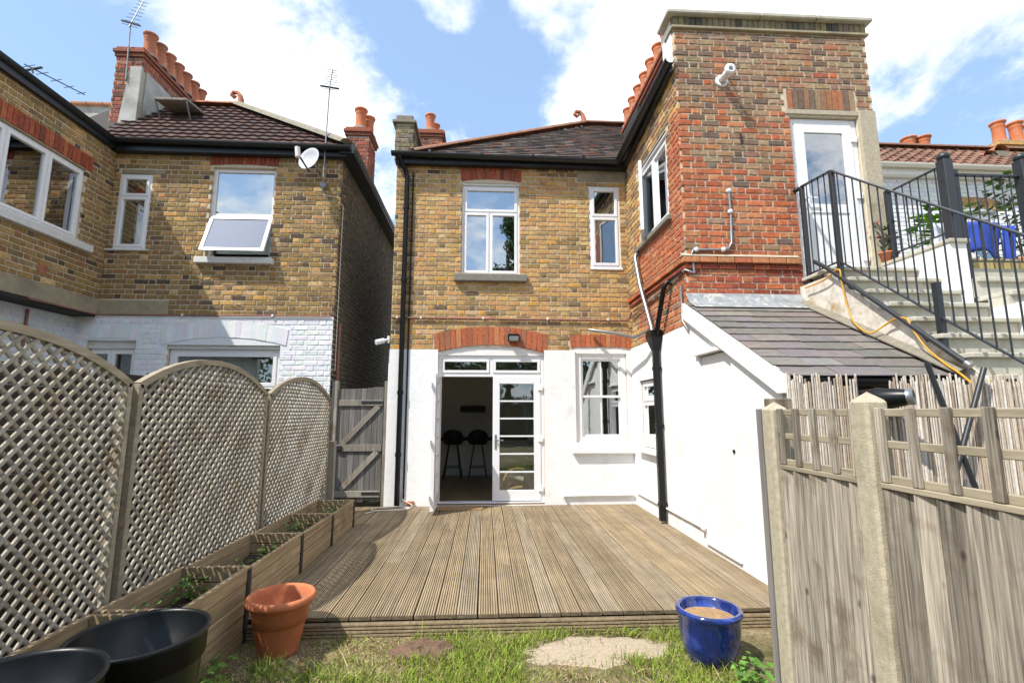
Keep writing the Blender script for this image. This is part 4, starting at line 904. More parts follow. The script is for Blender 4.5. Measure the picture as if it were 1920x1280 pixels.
MB().lathe([(0, 0), (.02, 0), (.02, .01), (0, .01)], (XW+.011, 4.87, 1.32), 10, ax=(-1, 0, 0)).build('keyhole', 'black_plastic', q)
B(XW-.06, XW+.0, dh[0]-.04, dh[1]+.04, dh[3]+.0, dh[3]+.045, b=.006).build('door_hood', 'white_paint', sh); B(XW-.05, XW+.05, dh[0], dh[1], .27, .31, b=.004).build('door_sill', 'white_paint', sh)
sl_ = math.hypot(Y1-3.86, ZH-ZL); upv = v((0, Y1-3.86, ZH-ZL))/sl_; nv = v((0, -(ZH-ZL), Y1-3.86))/sl_
m = MB(); m.obox(v(((XW+XR)/2+.0, (3.86+Y1)/2, (ZL+ZH)/2))-nv*.03, (1, 0, 0), upv, nv, (XR-XW)/2+.02, sl_/2, .012); rs = m.build('roof', 'dark_wood', sh)
slc = palette([(.17, .152, .138, 5), (.19, .168, .148, 4), (.15, .137, .128, 3), (.205, .172, .145, 2), (.21, .205, .182, 1)], 22, 81, dv=.09)
rnd = random.Random(82); gg = .20
for r_ in range(11):
    t = r_*gg; u = XW-.05-(rnd.uniform(0, .3)); xr = XR+.02
    while u < xr:
        w = rnd.choice((.30, .36, .42, .5)); a, b = max(u, XW-.055), min(u+w-.005, xr)
        if b-a > .05:
            L_ = min(gg*1.45, sl_-t+.02); tl = math.atan2(.012, gg)+rnd.uniform(-.004, .006); yv = upv*math.cos(tl)-nv*math.sin(tl); zv = nv*math.cos(tl)+upv*math.sin(tl)
            o3 = v((0, 3.82, ZL))+upv*t+nv*(.006+rnd.uniform(0, .005)); j = [rnd.uniform(-.008, .008) for _ in range(4)]
            mm = MB(); vs = [o3+v((a, 0, 0))+yv*j[0], o3+v((b, 0, 0))+yv*j[1], o3+v((b, 0, 0))+yv*L_, o3+v((a, 0, 0))+yv*L_]; mm.add([p+zv*.009 for p in vs]+vs, [(0, 1, 2, 3), (4, 5, 1, 0), (5, 6, 2, 1), (7, 4, 0, 3)], slc[rnd.randrange(22)]); mm.build('slate', 'slate', rs)
        u += w
m = MB(); m.prism([(XW-.075, 3.80, ZL+.0), (XW-.075, Y1, ZH+.0), (XW-.075, Y1, ZH-.20), (XW-.075, 3.93, ZL-.13), (XW-.075, 3.80, ZL-.13)], (.04, 0, 0)); m.build('bargeboard', 'white_paint', sh)
m = MB(); m.add([(XW-.03, Y1-.10, ZH+.0), (4.0, Y1-.10, ZH+.0), (4.0, Y1-.012, ZH+.13), (XW-.03, Y1-.012, ZH+.13), (XW-.03, Y1-.28, ZH-.10), (4.0, Y1-.28, ZH-.10)], [(0, 1, 2, 3), (4, 5, 1, 0)]); m.build('lead_flashing', 'lead', sh)
m = MB(); fl0 = v((XR-.06, 3.80, ZL))+nv*.035; fl1 = v((XR-.06, Y1, ZH))+nv*.035; m.prism([fl0, fl1, fl1+v((.10, 0, .03)), fl0+v((.10, 0, .03))], nv*.012); m.build('side_flashing', 'cement', sh)
m = MB(); gutter(m, (XW-.02, 3.77, ZL-.01), (4.05, 3.77, ZL-.03), .065); m.build('gutter', 'black_gutter', sh); B(XW+.05, 3.95, 3.85, 3.94, ZL-.11, ZL-.03).build('fascia', 'black_gutter', sh)
for x in (2.9, 3.6): B(x-.012, x+.012, 3.70, 3.84, ZL-.09, ZL-.075).build('bracket', 'black_gutter', sh)
m = MB().tube([(2.86, 3.97, 1.78), (2.86, 3.50, 1.80), (2.87, 3.38, 1.81)], .082, 16, caps=False); m.tube([(2.86, 3.40, 1.81), (2.87, 3.34, 1.81), (2.95, 3.24, 1.82)], [.085, .078, .055], 14); fq = m.build('flue_pipe', 'black_plastic', sh)
MB().lathe([(.058, 0), (.058, .04), (.045, .04), (.04, -.05)], (2.945, 3.245, 1.82), 14, ax=(.62, -.78, .08)).build('flue_rim', 'grey_metal', fq)

# ================================================================== STAIRS
sr = thing('staircase', 'pale concrete staircase climbing from the yard to the white upper door', 'stairs', (4.5, 4.3, .05))
XL, XRs = 4.0, 5.07
for i in range(14):
    y, z = 5.25-.247*i, 3.39-.198*i
    if i > 7: break
    yb = 5.76 if i == 0 else y+.262
    rj = random.Random(i)
    B(XL, XRs, y-.036+rj.uniform(-.004, .004), yb, z-.042, z, b=.007).build('tread', 'tread_stone', sr)
    B(XL+.02, XRs-.01, y+.004, y+.12, z-.1985, z-.0455).build('riser', 'tread_stone', sr)
pl = [(5.762, 3.28), (5.22, 3.28)]
for i in range(8): pl += [(5.25-.247*i-.03, 3.26-.198*i)]
pl += [(3.50, .05), (5.762, .05)]
m = MB(); m.prism([(XR+.045, y, z) for y, z in pl], (XL-XR-.05, 0, 0)); m.build('side_wall', 'rough_plaster', sr)
m = MB(); m.prism([(XL+.03, y, z-.16) for y, z in pl[:-2]]+[(XL+.03, pl[-2][0], .05), (XL+.03, 5.762, .05)], (1.0, 0, 0)); m.build('core', 'rough_plaster', sr)
B(5.075, 5.27, 4.83, 6.3, .05, 3.55).build('parapet_wall', 'render_white', sr); B(5.06, 5.30, 4.80, 6.3, 3.551, 3.60, b=.01).build('parapet_coping', 'tread_stone', sr)
B(5.075, 5.26, 3.9, 4.829, .05, 2.75).build('parapet_wall', 'render_white', sr)
s2 = thing('staircase', 'second flight of wide pale steps beyond the stepped white parapet wall', 'stairs', (6.2, 4.4, .05))
for i in range(9):
    a = oX(1830, 520, 5.31); y, z = a[1]-.30*i, a[2]-.22*i
    B(5.31, 8.0, y-.03, y+.33 if i else 5.15, z-.05, z, b=.008).build('tread', 'tread_stone', s2); B(5.30, 7.98, y, y+.2, max(.05, z-.219), z-.0505).build('riser', 'tread_stone', s2)
B(5.32, 7.98, 4.9, 8.1, .05, a[2]+.13).build('landing', 'tread_stone', s2)
yb_ = thing('plank_edging', 'yellowish timber plank edging on the neighbouring landing', 'planks', (6.2, 5.2, 3.28))
for i in range(13): B(5.45+i*.13, 5.45+i*.13+.124, 5.18, 5.21, 3.27, 3.50, b=.004).build('plank', 'yellow_wood', yb_)

# ================================================================== RAILINGS
rl = thing('stair_railing', 'dark grey metal railing descending beside the concrete stairs', 'railing', (4.05, 4.5, 2.5))
XB = 4.04
n1, n2, e1 = (XB, 5.66, 4.58), (XB, 5.13, 4.52), (XB, 2.7, 4.52-(5.13-2.7)*.80)
def low(y): return 3.42-(5.13-y)*.775 if y < 5.13 else 3.42
def hi(y): return e1[2]+(y-2.7)*.80 if y < 5.13 else 4.52+(y-5.13)*.1
m = MB(); m.bar(n1, n2, .045, .014); m.bar(n2, e1, .045, .014); m.build('top_rail', 'black_metal', rl)
m = MB(); m.bar((XB, 5.66, 3.42), (XB, 5.13, 3.42), .03, .012); m.bar((XB, 5.13, 3.42), (XB, 2.7, low(2.7)), .03, .012); m.build('bottom_rail', 'black_metal', rl)
for y, zb, zt_ in ((5.66, 3.2, 4.58), (5.13, 3.12, 4.52)): B(XB-.025, XB+.025, y-.025, y+.025, zb, zt_, b=.004).build('newel_post', 'black_metal', rl)
B(XB-.025, XB+.025, 3.99, 4.04, 2.1, hi(4.0)-.75).build('foot_post', 'black_metal', rl)
y = 5.57
while y > 2.75:
    if abs(y-5.13) > .04: MB().tube([(XB, y, low(y)), (XB, y, hi(y))], .0075, 6).build('baluster', 'black_metal', rl)
    y -= .105
MB().lathe([(0, -.03), (.03, -.03), (.03, .03), (0, .03)], (XB-.02, 5.73, 4.57), 12, ax=(0, 1, 0)).build('wall_fixing', 'black_metal', rl)
hr = thing('handrail_pipe', 'round dark handrail tube fixed low along the stair side', 'handrail', (3.96, 4.6, 2.8))
MB().tube([(3.93, 5.40, 3.50), (3.93, 5.2, 3.36), (3.93, 3.72, 2.10)], .024, 10).build('tube', 'black_metal', hr); MB().tube([(3.93, 3.735, 2.113), (3.93, 3.70, 2.083)], .027, 10).build('end_cap', 'grey_metal', hr)
for y in (4.95, 4.1): MB().bar((3.93, y, 3.14-(4.95-y)*.85), (4.03, y, 3.0-(4.95-y)*.85), .02, .02).build('bracket', 'black_metal', hr)
rl2 = thing('landing_railing', 'dark railing with ball-topped newel posts on the far side of the stairs', 'railing', (5.5, 5.1, 3.5))
def newel(x, y, z0, z1, w=.055):
    B(x-w, x+w, y-w, y+w, z0, z1, b=.008).build('newel_post', 'black_metal', rl2); MB().lathe([(0, .075), (.05, .055), (.068, .02), (.06, -.01), (.035, -.02), (.03, -.03)], (x, y, z1+.02), 14).build('newel_ball', 'black_metal', rl2)
zt2 = oX(1770, 298, 5.15)[2]
newel(5.17, 4.86, 3.60, zt2); newel(6.10, 4.86, 3.0, zt2+.02)
B(5.13, 5.19, 5.60, 5.66, 3.60, zt2-.0, b=.004).build('newel_post', 'black_metal', rl2); B(5.27, 5.33, 4.86, 4.92, 3.1, zt2-.1, b=.004).build('newel_post', 'black_metal', rl2)
MB().bar((5.16, 5.63, zt2-.03), (5.16, 4.88, zt2-.06), .04, .012).build('top_rail', 'black_metal', rl2); MB().bar((5.16, 5.63, 3.70), (5.16, 4.88, 3.70), .03, .012).build('bottom_rail', 'black_metal', rl2)
MB().bar((5.30, 4.87, zt2-.17), (6.06, 4.87, zt2-.17), .05, .02).build('top_rail', 'black_metal', rl2); MB().bar((5.30, 4.87, 3.36), (6.8, 4.87, 3.36), .03, .012).build('bottom_rail', 'black_metal', rl2); MB().bar((6.14, 4.87, zt2-.05), (7.0, 4.87, zt2-.05), .04, .012).build('top_rail', 'black_metal', rl2)
for i in range(6): MB().tube([(5.16, 5.52-i*.11, 3.70), (5.16, 5.52-i*.11, zt2-.04)], .0075, 6).build('baluster', 'black_metal', rl2)
for i in range(14):
    x = 5.42+i*.105
    if abs(x-6.10) > .06: MB().tube([(x, 4.87, 3.36), (x, 4.87, zt2-(.17 if x < 6.1 else .05)+.0)], .0075, 6).build('baluster', 'black_metal', rl2)

# laundry, pots and plants on the landing
q = thing('clothes_airer', 'folding clothes airer standing on the landing behind the railings', 'airer', (5.9, 5.7, 3.3))
for x in (5.55, 6.35): MB().tube([(x, 5.4, 3.3), (x+.02, 5.9, 3.98)], .01, 6).build('leg', 'cable_white', q); MB().tube([(x, 5.9, 3.3), (x+.02, 5.4, 3.98)], .01, 6).build('leg', 'cable_white', q)
for i in range(5): MB().tube([(5.5, 5.4+i*.125, 3.98), (6.4, 5.4+i*.125, 3.98)], .006, 6).build('rod', 'cable_white', q)
def cloth(name, label, x0, x1, y, z, drop, mat, seed):
    r = random.Random(seed); n, k = 16, 8; vs = []; ph = r.random()*6
    for j in range(k+1):
        for i in range(n+1):
            u = i/n; w = j/k; vs.append((x0+(x1-x0)*u+.02*math.sin(5*w+ph), y-.02-.03*math.sin(u*11+ph)*(.3+w), z-drop*w*(1+.12*math.sin(u*7+ph))))
    m = MB(); m.add(vs, [(j*(n+1)+i, j*(n+1)+i+1, (j+1)*(n+1)+i+1, (j+1)*(n+1)+i) for j in range(k) for i in range(n)], None, True); o = m.build(name, mat); o.modifiers.new('thick', 'SOLIDIFY').thickness = .006; return tag(o, label, 'laundry')
cloth('laundry', 'bright blue cloth hanging widest over the clothes airer', 5.62, 6.28, 5.36, 4.02, .42, 'fabric_blue', 1); cloth('laundry', 'pale grey cloth hanging beside the blue laundry', 5.40, 5.60, 5.36, 3.99, .5, 'fabric_pale', 2); cloth('laundry', 'narrow blue towel draped at the outer end of the airer', 6.3, 6.5, 5.38, 3.99, .6, 'fabric_blue', 3)
rnd = random.Random(90)
GREEN = [(.07, .14, .025), (.10, .19, .03), (.05, .10, .02)]
def potted(name, label, p, r, h, potmat, n, ph, sp, leaf, cols):
    t = thing(name, label, 'plant', p); MB().lathe([(0, 0), (r*.72, 0), (r*.95, h*.85), (r*1.05, h*.86), (r*1.05, h), (r*.9, h), (r*.85, h*.8), (0, h*.8)], p, 20).build('pot', potmat, t)
    m = plant(MB(), (p[0], p[1], p[2]+h), n, ph, sp, leaf, cols, rnd); m.build('foliage', 'leaf', t)
    for i in range(4): MB().tube([(p[0], p[1], p[2]+h*.7), (p[0]+rnd.uniform(-.5, .5)*sp, p[1]+rnd.uniform(-.5, .5)*sp, p[2]+h+ph*.8)], .006, 5).build('stem', 'bark', t)
potted('potted_plant', 'flowering plant in a terracotta bowl on the white parapet by the door', (5.17, 5.75, 3.60), .13, .14, 'terracotta', 120, .42, .16, .07, GREEN+[(.3, .03, .06)])
potted('potted_plant', 'tall bright green leafy plant rising behind the blue laundry', (6.15, 5.95, 3.3), .2, .3, 'glaze_blue', 260, .85, .32, .15, [(.16, .33, .03), (.22, .42, .04), (.10, .22, .03)])
potted('potted_plant', 'bushy dark green plant by the outer newel post', (6.75, 5.5, 3.3), .2, .3, 'terracotta', 260, 1.1, .32, .12, GREEN)

# ================================================================== YARD FENCE AND REED SCREEN ON THE RIGHT
rs_ = thing('reed_screen', 'pale reed screening standing across the yard below the slate roof', 'screen', (3.7, 3.42, .05))
rnd = random.Random(95); rc = [(.60, .53, .44), (.54, .47, .38), (.66, .61, .55), (.44, .35, .26), (.50, .45, .40), (.33, .26, .19)]
cache = [MB().tube([(0, 0, 0), (.003, 0, 1.0), (-.002, 0, 1.90)], [.0078, .0075, .007], 6, col=rc[i % 6]).mesh('reed', (0, 0, 0), 'reed') for i in range(12)]
x = 2.20; k = 0
while x < 5.7 and k < 298:
    if not (3.30 < x < 3.44 and False):
        o = bpy.data.objects.new('reed', rnd.choice(cache)); COL.objects.link(o); o.rotation_euler = (rnd.uniform(-.004, .004), rnd.uniform(-.0045, .0045), rnd.uniform(0, 6)); o.scale = (1, 1, (1.0+rnd.uniform(-.03, .025)) if not 2.74 < x < 2.98 else .84); put(o, (x, 3.42+rnd.uniform(-.006, .006), .06), rs_); k += 1
    x += rnd.uniform(.0098, .0115)*(1.0 if x < 4.6 else 1.0)
for z in (.5, 1.0, 1.72): MB().tube([(2.2+i*.3, 3.406, z+.012*math.sin(i*2)) for i in range(11)], .002, 4).build('wire', 'grey_metal', rs_)
fc = thing('garden_fence', 'weathered timber fence with concrete posts and square trellis top', 'fence', (1.7, 1.5, .05))
FX = 1.66
for y, t_ in ((2.72, 1.74), (2.03, 1.77), (.10, 1.77)):
    m = MB(); c = (FX, y); w = .052
    m.box(FX-w, FX+w, y-w, y+w, .05, t_, b=.012); m.add([(FX-w+.012, y-w+.012, t_), (FX+w-.012, y-w+.012, t_), (FX+w-.012, y+w-.012, t_), (FX-w+.012, y+w-.012, t_), (FX, y, t_+.035)], [(0, 1, 4), (1, 2, 4), (2, 3, 4), (3, 0, 4)]); m.build('concrete_post', 'concrete', fc)
for (ya, yb) in ((2.085, 2.665), (.155, 1.975)):
    pn = empty('fence_panel', fc, (FX, (ya+yb)/2, .08)); rnd = random.Random(int(ya*100)); y = yb
    while y > ya+.01:
        w = min(rnd.uniform(.095, .15), y-ya); zt_ = 1.405+rnd.uniform(-.002, .002)
        m = MB(); k = rnd.uniform(-.002, .002); g0, g1 = rnd.uniform(.001, .004), rnd.uniform(.001, .004); m.prism([(FX-.003+k, y-w+g0, .08), (FX-.026+k, y-g1, .08), (FX+.0+k, y-g1, .08), (FX+.008+k, y-w+g0, .08)], (0, 0, zt_-.08)); m.build('board', 'silver_wood', pn); y -= w
    B(FX-.028, FX+.02, ya, yb, 1.407, 1.43, b=.003).build('rail', 'lattice_grey', pn)
    for z in (1.445, 1.585, 1.715): B(FX-.006, FX+.012, ya, yb, z-.016, z+.016, b=.003).build('trellis_rail', 'lattice_grey', pn)
    n = max(2, int(round((yb-ya)/.15)))
    for i in range(n+1):
        y = yb-.02-(yb-ya-.04)*i/n; B(FX-.027, FX-.007, y-.018, y+.018, 1.432, 1.735, b=.003).build('trellis_upright', 'silver_wood', pn)
eb = thing('timber_post', 'weathered square timber post standing just behind the first concrete post', 'post', (1.76, 2.92, .05)); B(1.74, 1.86, 2.86, 2.96, .05, 1.80, b=.006).build('post', 'silver_wood', eb); B(1.73, 1.745, 2.85, 2.859, .05, 1.7).build('edge_strip', 'gate_wood', eb)
o = B(FX-.050, FX-.028, 2.785, 2.83, .05, 1.735, b=.003).build('edge_board', 'gate_wood'); tag(o, 'narrow dark timber edge board fixed to the first concrete fence post', 'board')
for px0, py0, px1, py1, lab in ((1738, 680, 1775, 775, 'black pole leaning against the reed screen below the gutter end'), (1845, 690, 1822, 775, 'black pole clipped to the handrail end above the reed screen')):
    a, b = oY(px0, py0, 3.36), oY(px1, py1, 3.34); d = b-a; o = MB().tube([a, a+d*(a[2]-.06)/(a[2]-b[2])], .018, 10).build('metal_pole', 'black_metal'); tag(o, lab, 'pole')
# yellow extension cable
def on_stair_side(x, y):
    r = ray(x, y); t1 = 3.92/r[0]; n_ = nv; t2 = float((v((0, 3.86, ZL+.0))+n_*.10-CAM)@n_/(r@n_)); return CAM+min(t1, t2 if t2 > 0 else 9)*r
cp_ = [on_stair_side(x, y) for x, y in ((1510, 540), (1545, 525), (1572, 505), (1578, 530), (1590, 578), (1603, 606), (1630, 624), (1655, 612), (1680, 597), (1700, 598), (1712, 618), (1735, 650), (1770, 680), (1800, 700), (1832, 727))]
def smooth(pts, n=6):
    out = []; P = [v(p, dtype=float) if False else np.array(p, float) for p in pts]
    for i in range(len(P)-1):
        p0, p1, p2, p3 = P[max(i-1, 0)], P[i], P[i+1], P[min(i+2, len(P)-1)]
        for k in range(n):
            t = k/n; out.append(.5*((2*p1)+(-p0+p2)*t+(2*p0-5*p1+4*p2-p3)*t*t+(-p0+3*p1-3*p2+p3)*t**3))
    return out+[P[-1]]
o = MB().tube(smooth(cp_), .009, 6).build('extension_cable', 'cable_yellow'); tag(o, 'yellow extension cable trailing down the rough stair wall', 'cable')
# ================================================================== DECK
dk = thing('deck', 'weathered brown grooved timber decking between planters and white walls', 'deck', (.1, 6, GZ))
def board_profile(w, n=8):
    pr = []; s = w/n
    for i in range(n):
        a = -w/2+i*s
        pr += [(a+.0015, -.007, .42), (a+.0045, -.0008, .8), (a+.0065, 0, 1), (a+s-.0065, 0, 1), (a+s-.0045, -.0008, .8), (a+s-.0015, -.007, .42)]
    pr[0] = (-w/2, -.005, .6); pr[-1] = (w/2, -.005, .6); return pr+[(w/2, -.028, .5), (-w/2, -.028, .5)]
def grooved(m, w, y0, y1, fn, base=(.31, .235, .145), n=8):
    pr = board_profile(w, n); k = len(pr)
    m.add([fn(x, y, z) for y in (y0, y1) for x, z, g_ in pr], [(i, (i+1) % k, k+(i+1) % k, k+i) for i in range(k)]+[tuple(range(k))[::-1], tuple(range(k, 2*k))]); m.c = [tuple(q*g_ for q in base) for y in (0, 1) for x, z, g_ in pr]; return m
rnd = random.Random(101); x = 2.484; bw = .150
while x-bw > -2.26:
    xc = x-bw/2; yj = rnd.uniform(4.9, 7.2) if rnd.random() < .35 else None; zo = rnd.uniform(-.002, .0015); yf = 3.885+rnd.uniform(-.004, .004)
    for a, b in (((yf, yj-.002), (yj+.002, 8.108)) if yj else ((yf, 8.108),)):
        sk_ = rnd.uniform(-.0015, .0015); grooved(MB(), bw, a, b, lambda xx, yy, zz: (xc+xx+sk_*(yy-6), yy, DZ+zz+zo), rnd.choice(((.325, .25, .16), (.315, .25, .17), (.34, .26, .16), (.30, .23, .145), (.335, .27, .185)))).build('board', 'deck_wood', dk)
    x -= bw+.0085
for z in (.195, .0555+.07): pass
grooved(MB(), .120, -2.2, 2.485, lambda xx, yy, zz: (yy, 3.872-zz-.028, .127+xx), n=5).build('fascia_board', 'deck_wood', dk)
for xx in np.linspace(-2.1, 2.35, 8): B(xx-.025, xx+.025, 3.905, 8.08, .06, .190).build('joist', 'dark_wood', dk)
o = MB().prism([(-.72, 7.72, DZ+.001), (-.05, 7.74, DZ+.001), (-.02, 7.80, DZ+.001), (-.06, 8.02, DZ+.001), (-.70, 8.02, DZ+.001), (-.75, 7.9, DZ+.001)], (0, 0, .016)).build('doormat', 'mat_wood'); tag(o, 'brown doormat lying on the decking at the open door', 'doormat')
cb = [(-1.75, 7.5, .235), (-1.62, 7.72, .235), (-1.35, 7.70, .235), (-1.15, 7.85, .24), (-1.35, 7.98, .24), (-1.65, 7.90, .24), (-1.72, 7.72, .24), (-1.5, 7.65, .25), (-1.2, 7.8, .25), (-1.15, 8.03, .25), (-1.32, 8.09, .34), (-1.3, 8.10, .5)]
o = MB().tube(smooth(cb), .006, 6).build('coiled_cable', 'cable_white'); tag(o, 'thin pale cable coiled loosely on the decking below the downpipe', 'cable')

# ================================================================== TRELLIS FENCE, NEIGHBOUR FENCE, GATE
XT = -2.30
tf = thing('trellis_fence', 'arched diagonal lattice trellis fence along the planters', 'fence', (XT, 4.3, GZ))
def panel(ya, yb, zs, za, zb=.32):
    w = yb-ya; yc = (ya+yb)/2; rise = za-zs; rad = (w*w/4+rise*rise)/(2*rise); zc = za-rad
    top = lambda y: zc+math.sqrt(max(0, rad*rad-(y-yc)**2))
    N_ = 18; m = MB(); vs = []; ft, fd = .045, .022
    for i in range(N_+1):
        an = math.asin(w/2/rad)*(2*i/N_-1); s_, c_ = math.sin(an), math.cos(an)
        for r_, dx in ((rad, -fd), (rad, fd), (rad-ft, fd), (rad-ft, -fd)): vs.append((XT+dx, yc+r_*s_, zc+r_*c_))
    m.add(vs, [(4*i+k, 4*i+(k+1) % 4, 4*i+4+(k+1) % 4, 4*i+4+k) for i in range(N_) for k in range(4)]+[(0, 1, 2, 3), (4*N_, 4*N_+1, 4*N_+2, 4*N_+3)])
    m.box(XT-fd, XT+fd, ya, ya+.04, zb, zs-.01, b=.003); m.box(XT-fd, XT+fd, yb-.04, yb, zb, zs-.01, b=.003); m.box(XT-fd+.001, XT+fd-.001, ya+.04, yb-.04, zb, zb+.04, b=.003)
    fr = m.build('panel_frame', 'lattice_grey', tf)
    a0, a1 = ya+.03, yb-.03
    inside = lambda y, z: a0 <= y <= a1 and zb+.03 <= z <= top(y)-.03
    sp = .086
    for dr, dx in ((1, .0075), (-1, -.0075)):
        k0 = int(math.floor((zb-dr*(a1 if dr > 0 else a0))/sp))-2
        for k in range(-80, 120):
            c0 = k*sp+.02*dr
            ys = np.linspace(a0, a1, 300); ins = [y for y in ys if inside(y, c0+dr*(y-yc))]
            if len(ins) < 6: continue
            y0, y1 = ins[0], ins[-1]
            jj = [R.uniform(-.004, .004) for _ in range(3)]; m = MB(); m.bar((XT+dx+jj[2]*.3, y0, c0+dr*(y0-yc)+jj[0]), (XT+dx+jj[2]*.3, y1, c0+dr*(y1-yc)+jj[1]), .0145, .020, up=(0, -dr*.707, .707), b=.002); m.build('slat', 'lattice_wood', fr)
for ya, yb in ((1.36, 3.27), (3.33, 5.24), (5.29, 7.33)): panel(ya, yb, 1.91, 2.15)
for y in (1.33, 3.30, 5.265, 7.36): B(XT-.075, XT-.024, y-.03, y+.03, GZ, 1.90, b=.003).build('post', 'lattice_grey', tf)
o = B(-2.34, -2.22, 7.42, 7.52, GZ, 1.28, b=.006).build('timber_post', 'grey_wood'); tag(o, 'short weathered timber post between the trellis end and gate', 'post')
o = MB().add([(-3.9, .2, GZ+.004), (-2.36, .2, GZ+.004), (-2.36, 8.1, GZ+.004), (-3.9, 8.1, GZ+.004)], [(0, 1, 2, 3)]).build('dark_soil_sheet', 'soil'); o['kind'] = 'structure'; o['label'] = 'dark soil sheet added behind the trellis to darken its gaps'  # dark sheet added over bright ground so the trellis gaps look shaded
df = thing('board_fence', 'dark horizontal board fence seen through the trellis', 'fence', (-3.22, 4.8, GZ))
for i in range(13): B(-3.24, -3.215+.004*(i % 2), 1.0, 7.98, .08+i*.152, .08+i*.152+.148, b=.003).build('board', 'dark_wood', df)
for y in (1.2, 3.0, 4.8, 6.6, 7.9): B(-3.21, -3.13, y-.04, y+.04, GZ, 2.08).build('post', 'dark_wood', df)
gt = thing('side_gate', 'grey weathered timber gate with Z braces closing the side passage', 'gate', (-2.05, 8.22, .2))
yg = 8.22; rnd = random.Random(111); ga, gb = -2.43, -1.69
for i in range(8):
    a = ga+(gb-ga)*i/8; b = ga+(gb-ga)*(i+1)/8-.004; B(a, b, yg+rnd.uniform(-.002, .002), yg+.02, .28+rnd.uniform(-.01, .01), 2.08+i*.006+rnd.uniform(-.012, .012), b=.003).build('board', 'gate_wood', gt)
for z, h in ((1.86, .10), (1.13, .11), (.40, .10)): B(ga+.01, gb-.01, yg-.028, yg-.003, z-h/2, z+h/2, b=.003).build('rail', 'grey_wood', gt)
for (za, zb_) in ((1.19, 1.81), (.46, 1.07)): MB().bar((ga+.09, yg-.0155, za), (gb-.08, yg-.0155, zb_), .022, .085, up=(0, 0, 1), b=.003).build('brace', 'grey_wood', gt)
B(gb-.36, gb-.02, yg-.036, yg-.029, 1.85, 1.89).build('hinge', 'black_metal', gt); B(gb-.30, gb-.02, yg-.036, yg-.029, .39, .43).build('hinge', 'black_metal', gt); B(ga+.0, ga+.10, yg-.05, yg-.029, 1.09, 1.17, b=.006).build('latch', 'black_metal', gt)
B(ga-.11, ga-.012, yg-.04, yg+.06, .05, 2.22, b=.005).build('gate_post', 'grey_wood', gt); B(gb+.012, gb+.075, yg-.04, yg+.06, .05, 2.22, b=.005).build('gate_post', 'grey_wood', gt)

# ================================================================== PLANTERS
labs = ['long timber planter under the first trellis panel behind black pots', 'timber planter beside the terracotta pot with dark open soil', 'timber planter on the deck edge, next after the terracotta pot', 'timber planter between two others along the third trellis panel', 'timber planter at the gate end of the row']
rnd = random.Random(121)
for i, (ya, yb, z0, zt_) in enumerate(((1.1, 3.03, .055, .60), (3.06, 3.866, .055, .60), (3.90, 4.91, DZ+.004, .585), (4.94, 5.84, DZ+.004, .575), (5.87, 6.74, DZ+.004, .57))):
    t = thing('planter_box', labs[i], 'planter', (-1.96, (ya+yb)/2, z0), 'planters along the trellis')
    xa, xb = -2.22, -1.72; n = 5 if z0 < .1 else 4; hh = (zt_-z0)/n
    for k in range(n):
        z = z0+k*hh; j = rnd.uniform(-.004, .004)
        B(xb-.03, xb+j, ya, yb, z+.002, z+hh-.003, b=.004).build('side_board', 'planter_wood', t); B(xa, xa+.03, ya, yb, z+.002, z+hh-.003, b=.004).build('side_board', 'planter_wood', t)
        B(xa+.031, xb-.031, ya+.002, ya+.03, z+.002, z+hh-.003, b=.004).build('end_board', 'planter_wood', t); B(xa+.031, xb-.031, yb-.03, yb-.002, z+.002, z+hh-.003, b=.004).build('end_board', 'planter_wood', t)
    B(xb-.002, xb+.012, yb-.05, yb-.004, z0, zt_-.02, b=.003).build('corner_post', 'dark_wood', t)
    m = MB(); nx, ny = 6, 14
    m.add([(xa+.032+(xb-xa-.064)*a/nx, ya+.032+(yb-ya-.064)*b/ny, zt_-.20+rnd.uniform(-.025, .025)) for b in range(ny+1) for a in range(nx+1)], [(b*(nx+1)+a, b*(nx+1)+a+1, (b+1)*(nx+1)+a+1, (b+1)*(nx+1)+a) for b in range(ny) for a in range(nx)], None, True); m.build('soil', 'soil', t)
    w = thing('weed_plant', ['straggling green weeds in the long planter by the black pots', 'small weeds in the planter beside the terracotta pot', 'leafy weeds growing in the planter after the terracotta pot', 'sparse seedlings in the planter before the gate-end one', 'thin weeds in the gate-end planter'][i], 'weeds', (-1.96, (ya+yb)/2, zt_-.2))
    for c in range(4): plant(MB(), (rnd.uniform(xa+.1, xb-.1), rnd.uniform(ya+.15, yb-.1), zt_-.2), 26, .17, .08, .05, GREEN, rnd).build('clump', 'leaf', w)['kind'] = 'stuff'

# ================================================================== POTS
def flower_pot(label, c, prof, mat, soilz=None, soilr=None, soilmat='soil', n=40):
    t = thing('plant_pot', label, 'pot', c); MB().lathe(prof, c, n).build('pot_body', mat, t)
    if soilz: MB().lathe([(0, soilz+.012), (soilr*.5, soilz+.008), (soilr, soilz)], c, n).build('soil', soilmat, t)
    return t
c = oZ(514, 1192, GZ); cT = (-1.415, 3.685, GZ)
flower_pot('terracotta plant pot with rolled rim standing by the deck corner', cT, [(r_*.87, z_*.80) for r_, z_ in [(0, 0), (.142, 0), (.15, .02), (.222, .40), (.228, .405), (.25, .41), (.262, .43), (.262, .455), (.25, .475), (.235, .475), (.222, .455), (.215, .40), (.2, .25), (0, .25)]], 'terracotta', .235, .178)
cB = (1.51, 3.40, GZ)
tb = flower_pot('glossy blue glazed plant pot standing on grass near the fence', cB, [(r_*.92, z_*.80) for r_, z_ in [(0, 0), (.14, 0), (.165, .03), (.2, .16), (.215, .28), (.218, .36), (.225, .375), (.232, .39), (.232, .41), (.222, .425), (.205, .425), (.195, .41), (.19, .3), (0, .3)]], 'glaze_blue', .275, .177, 'mat_wood')
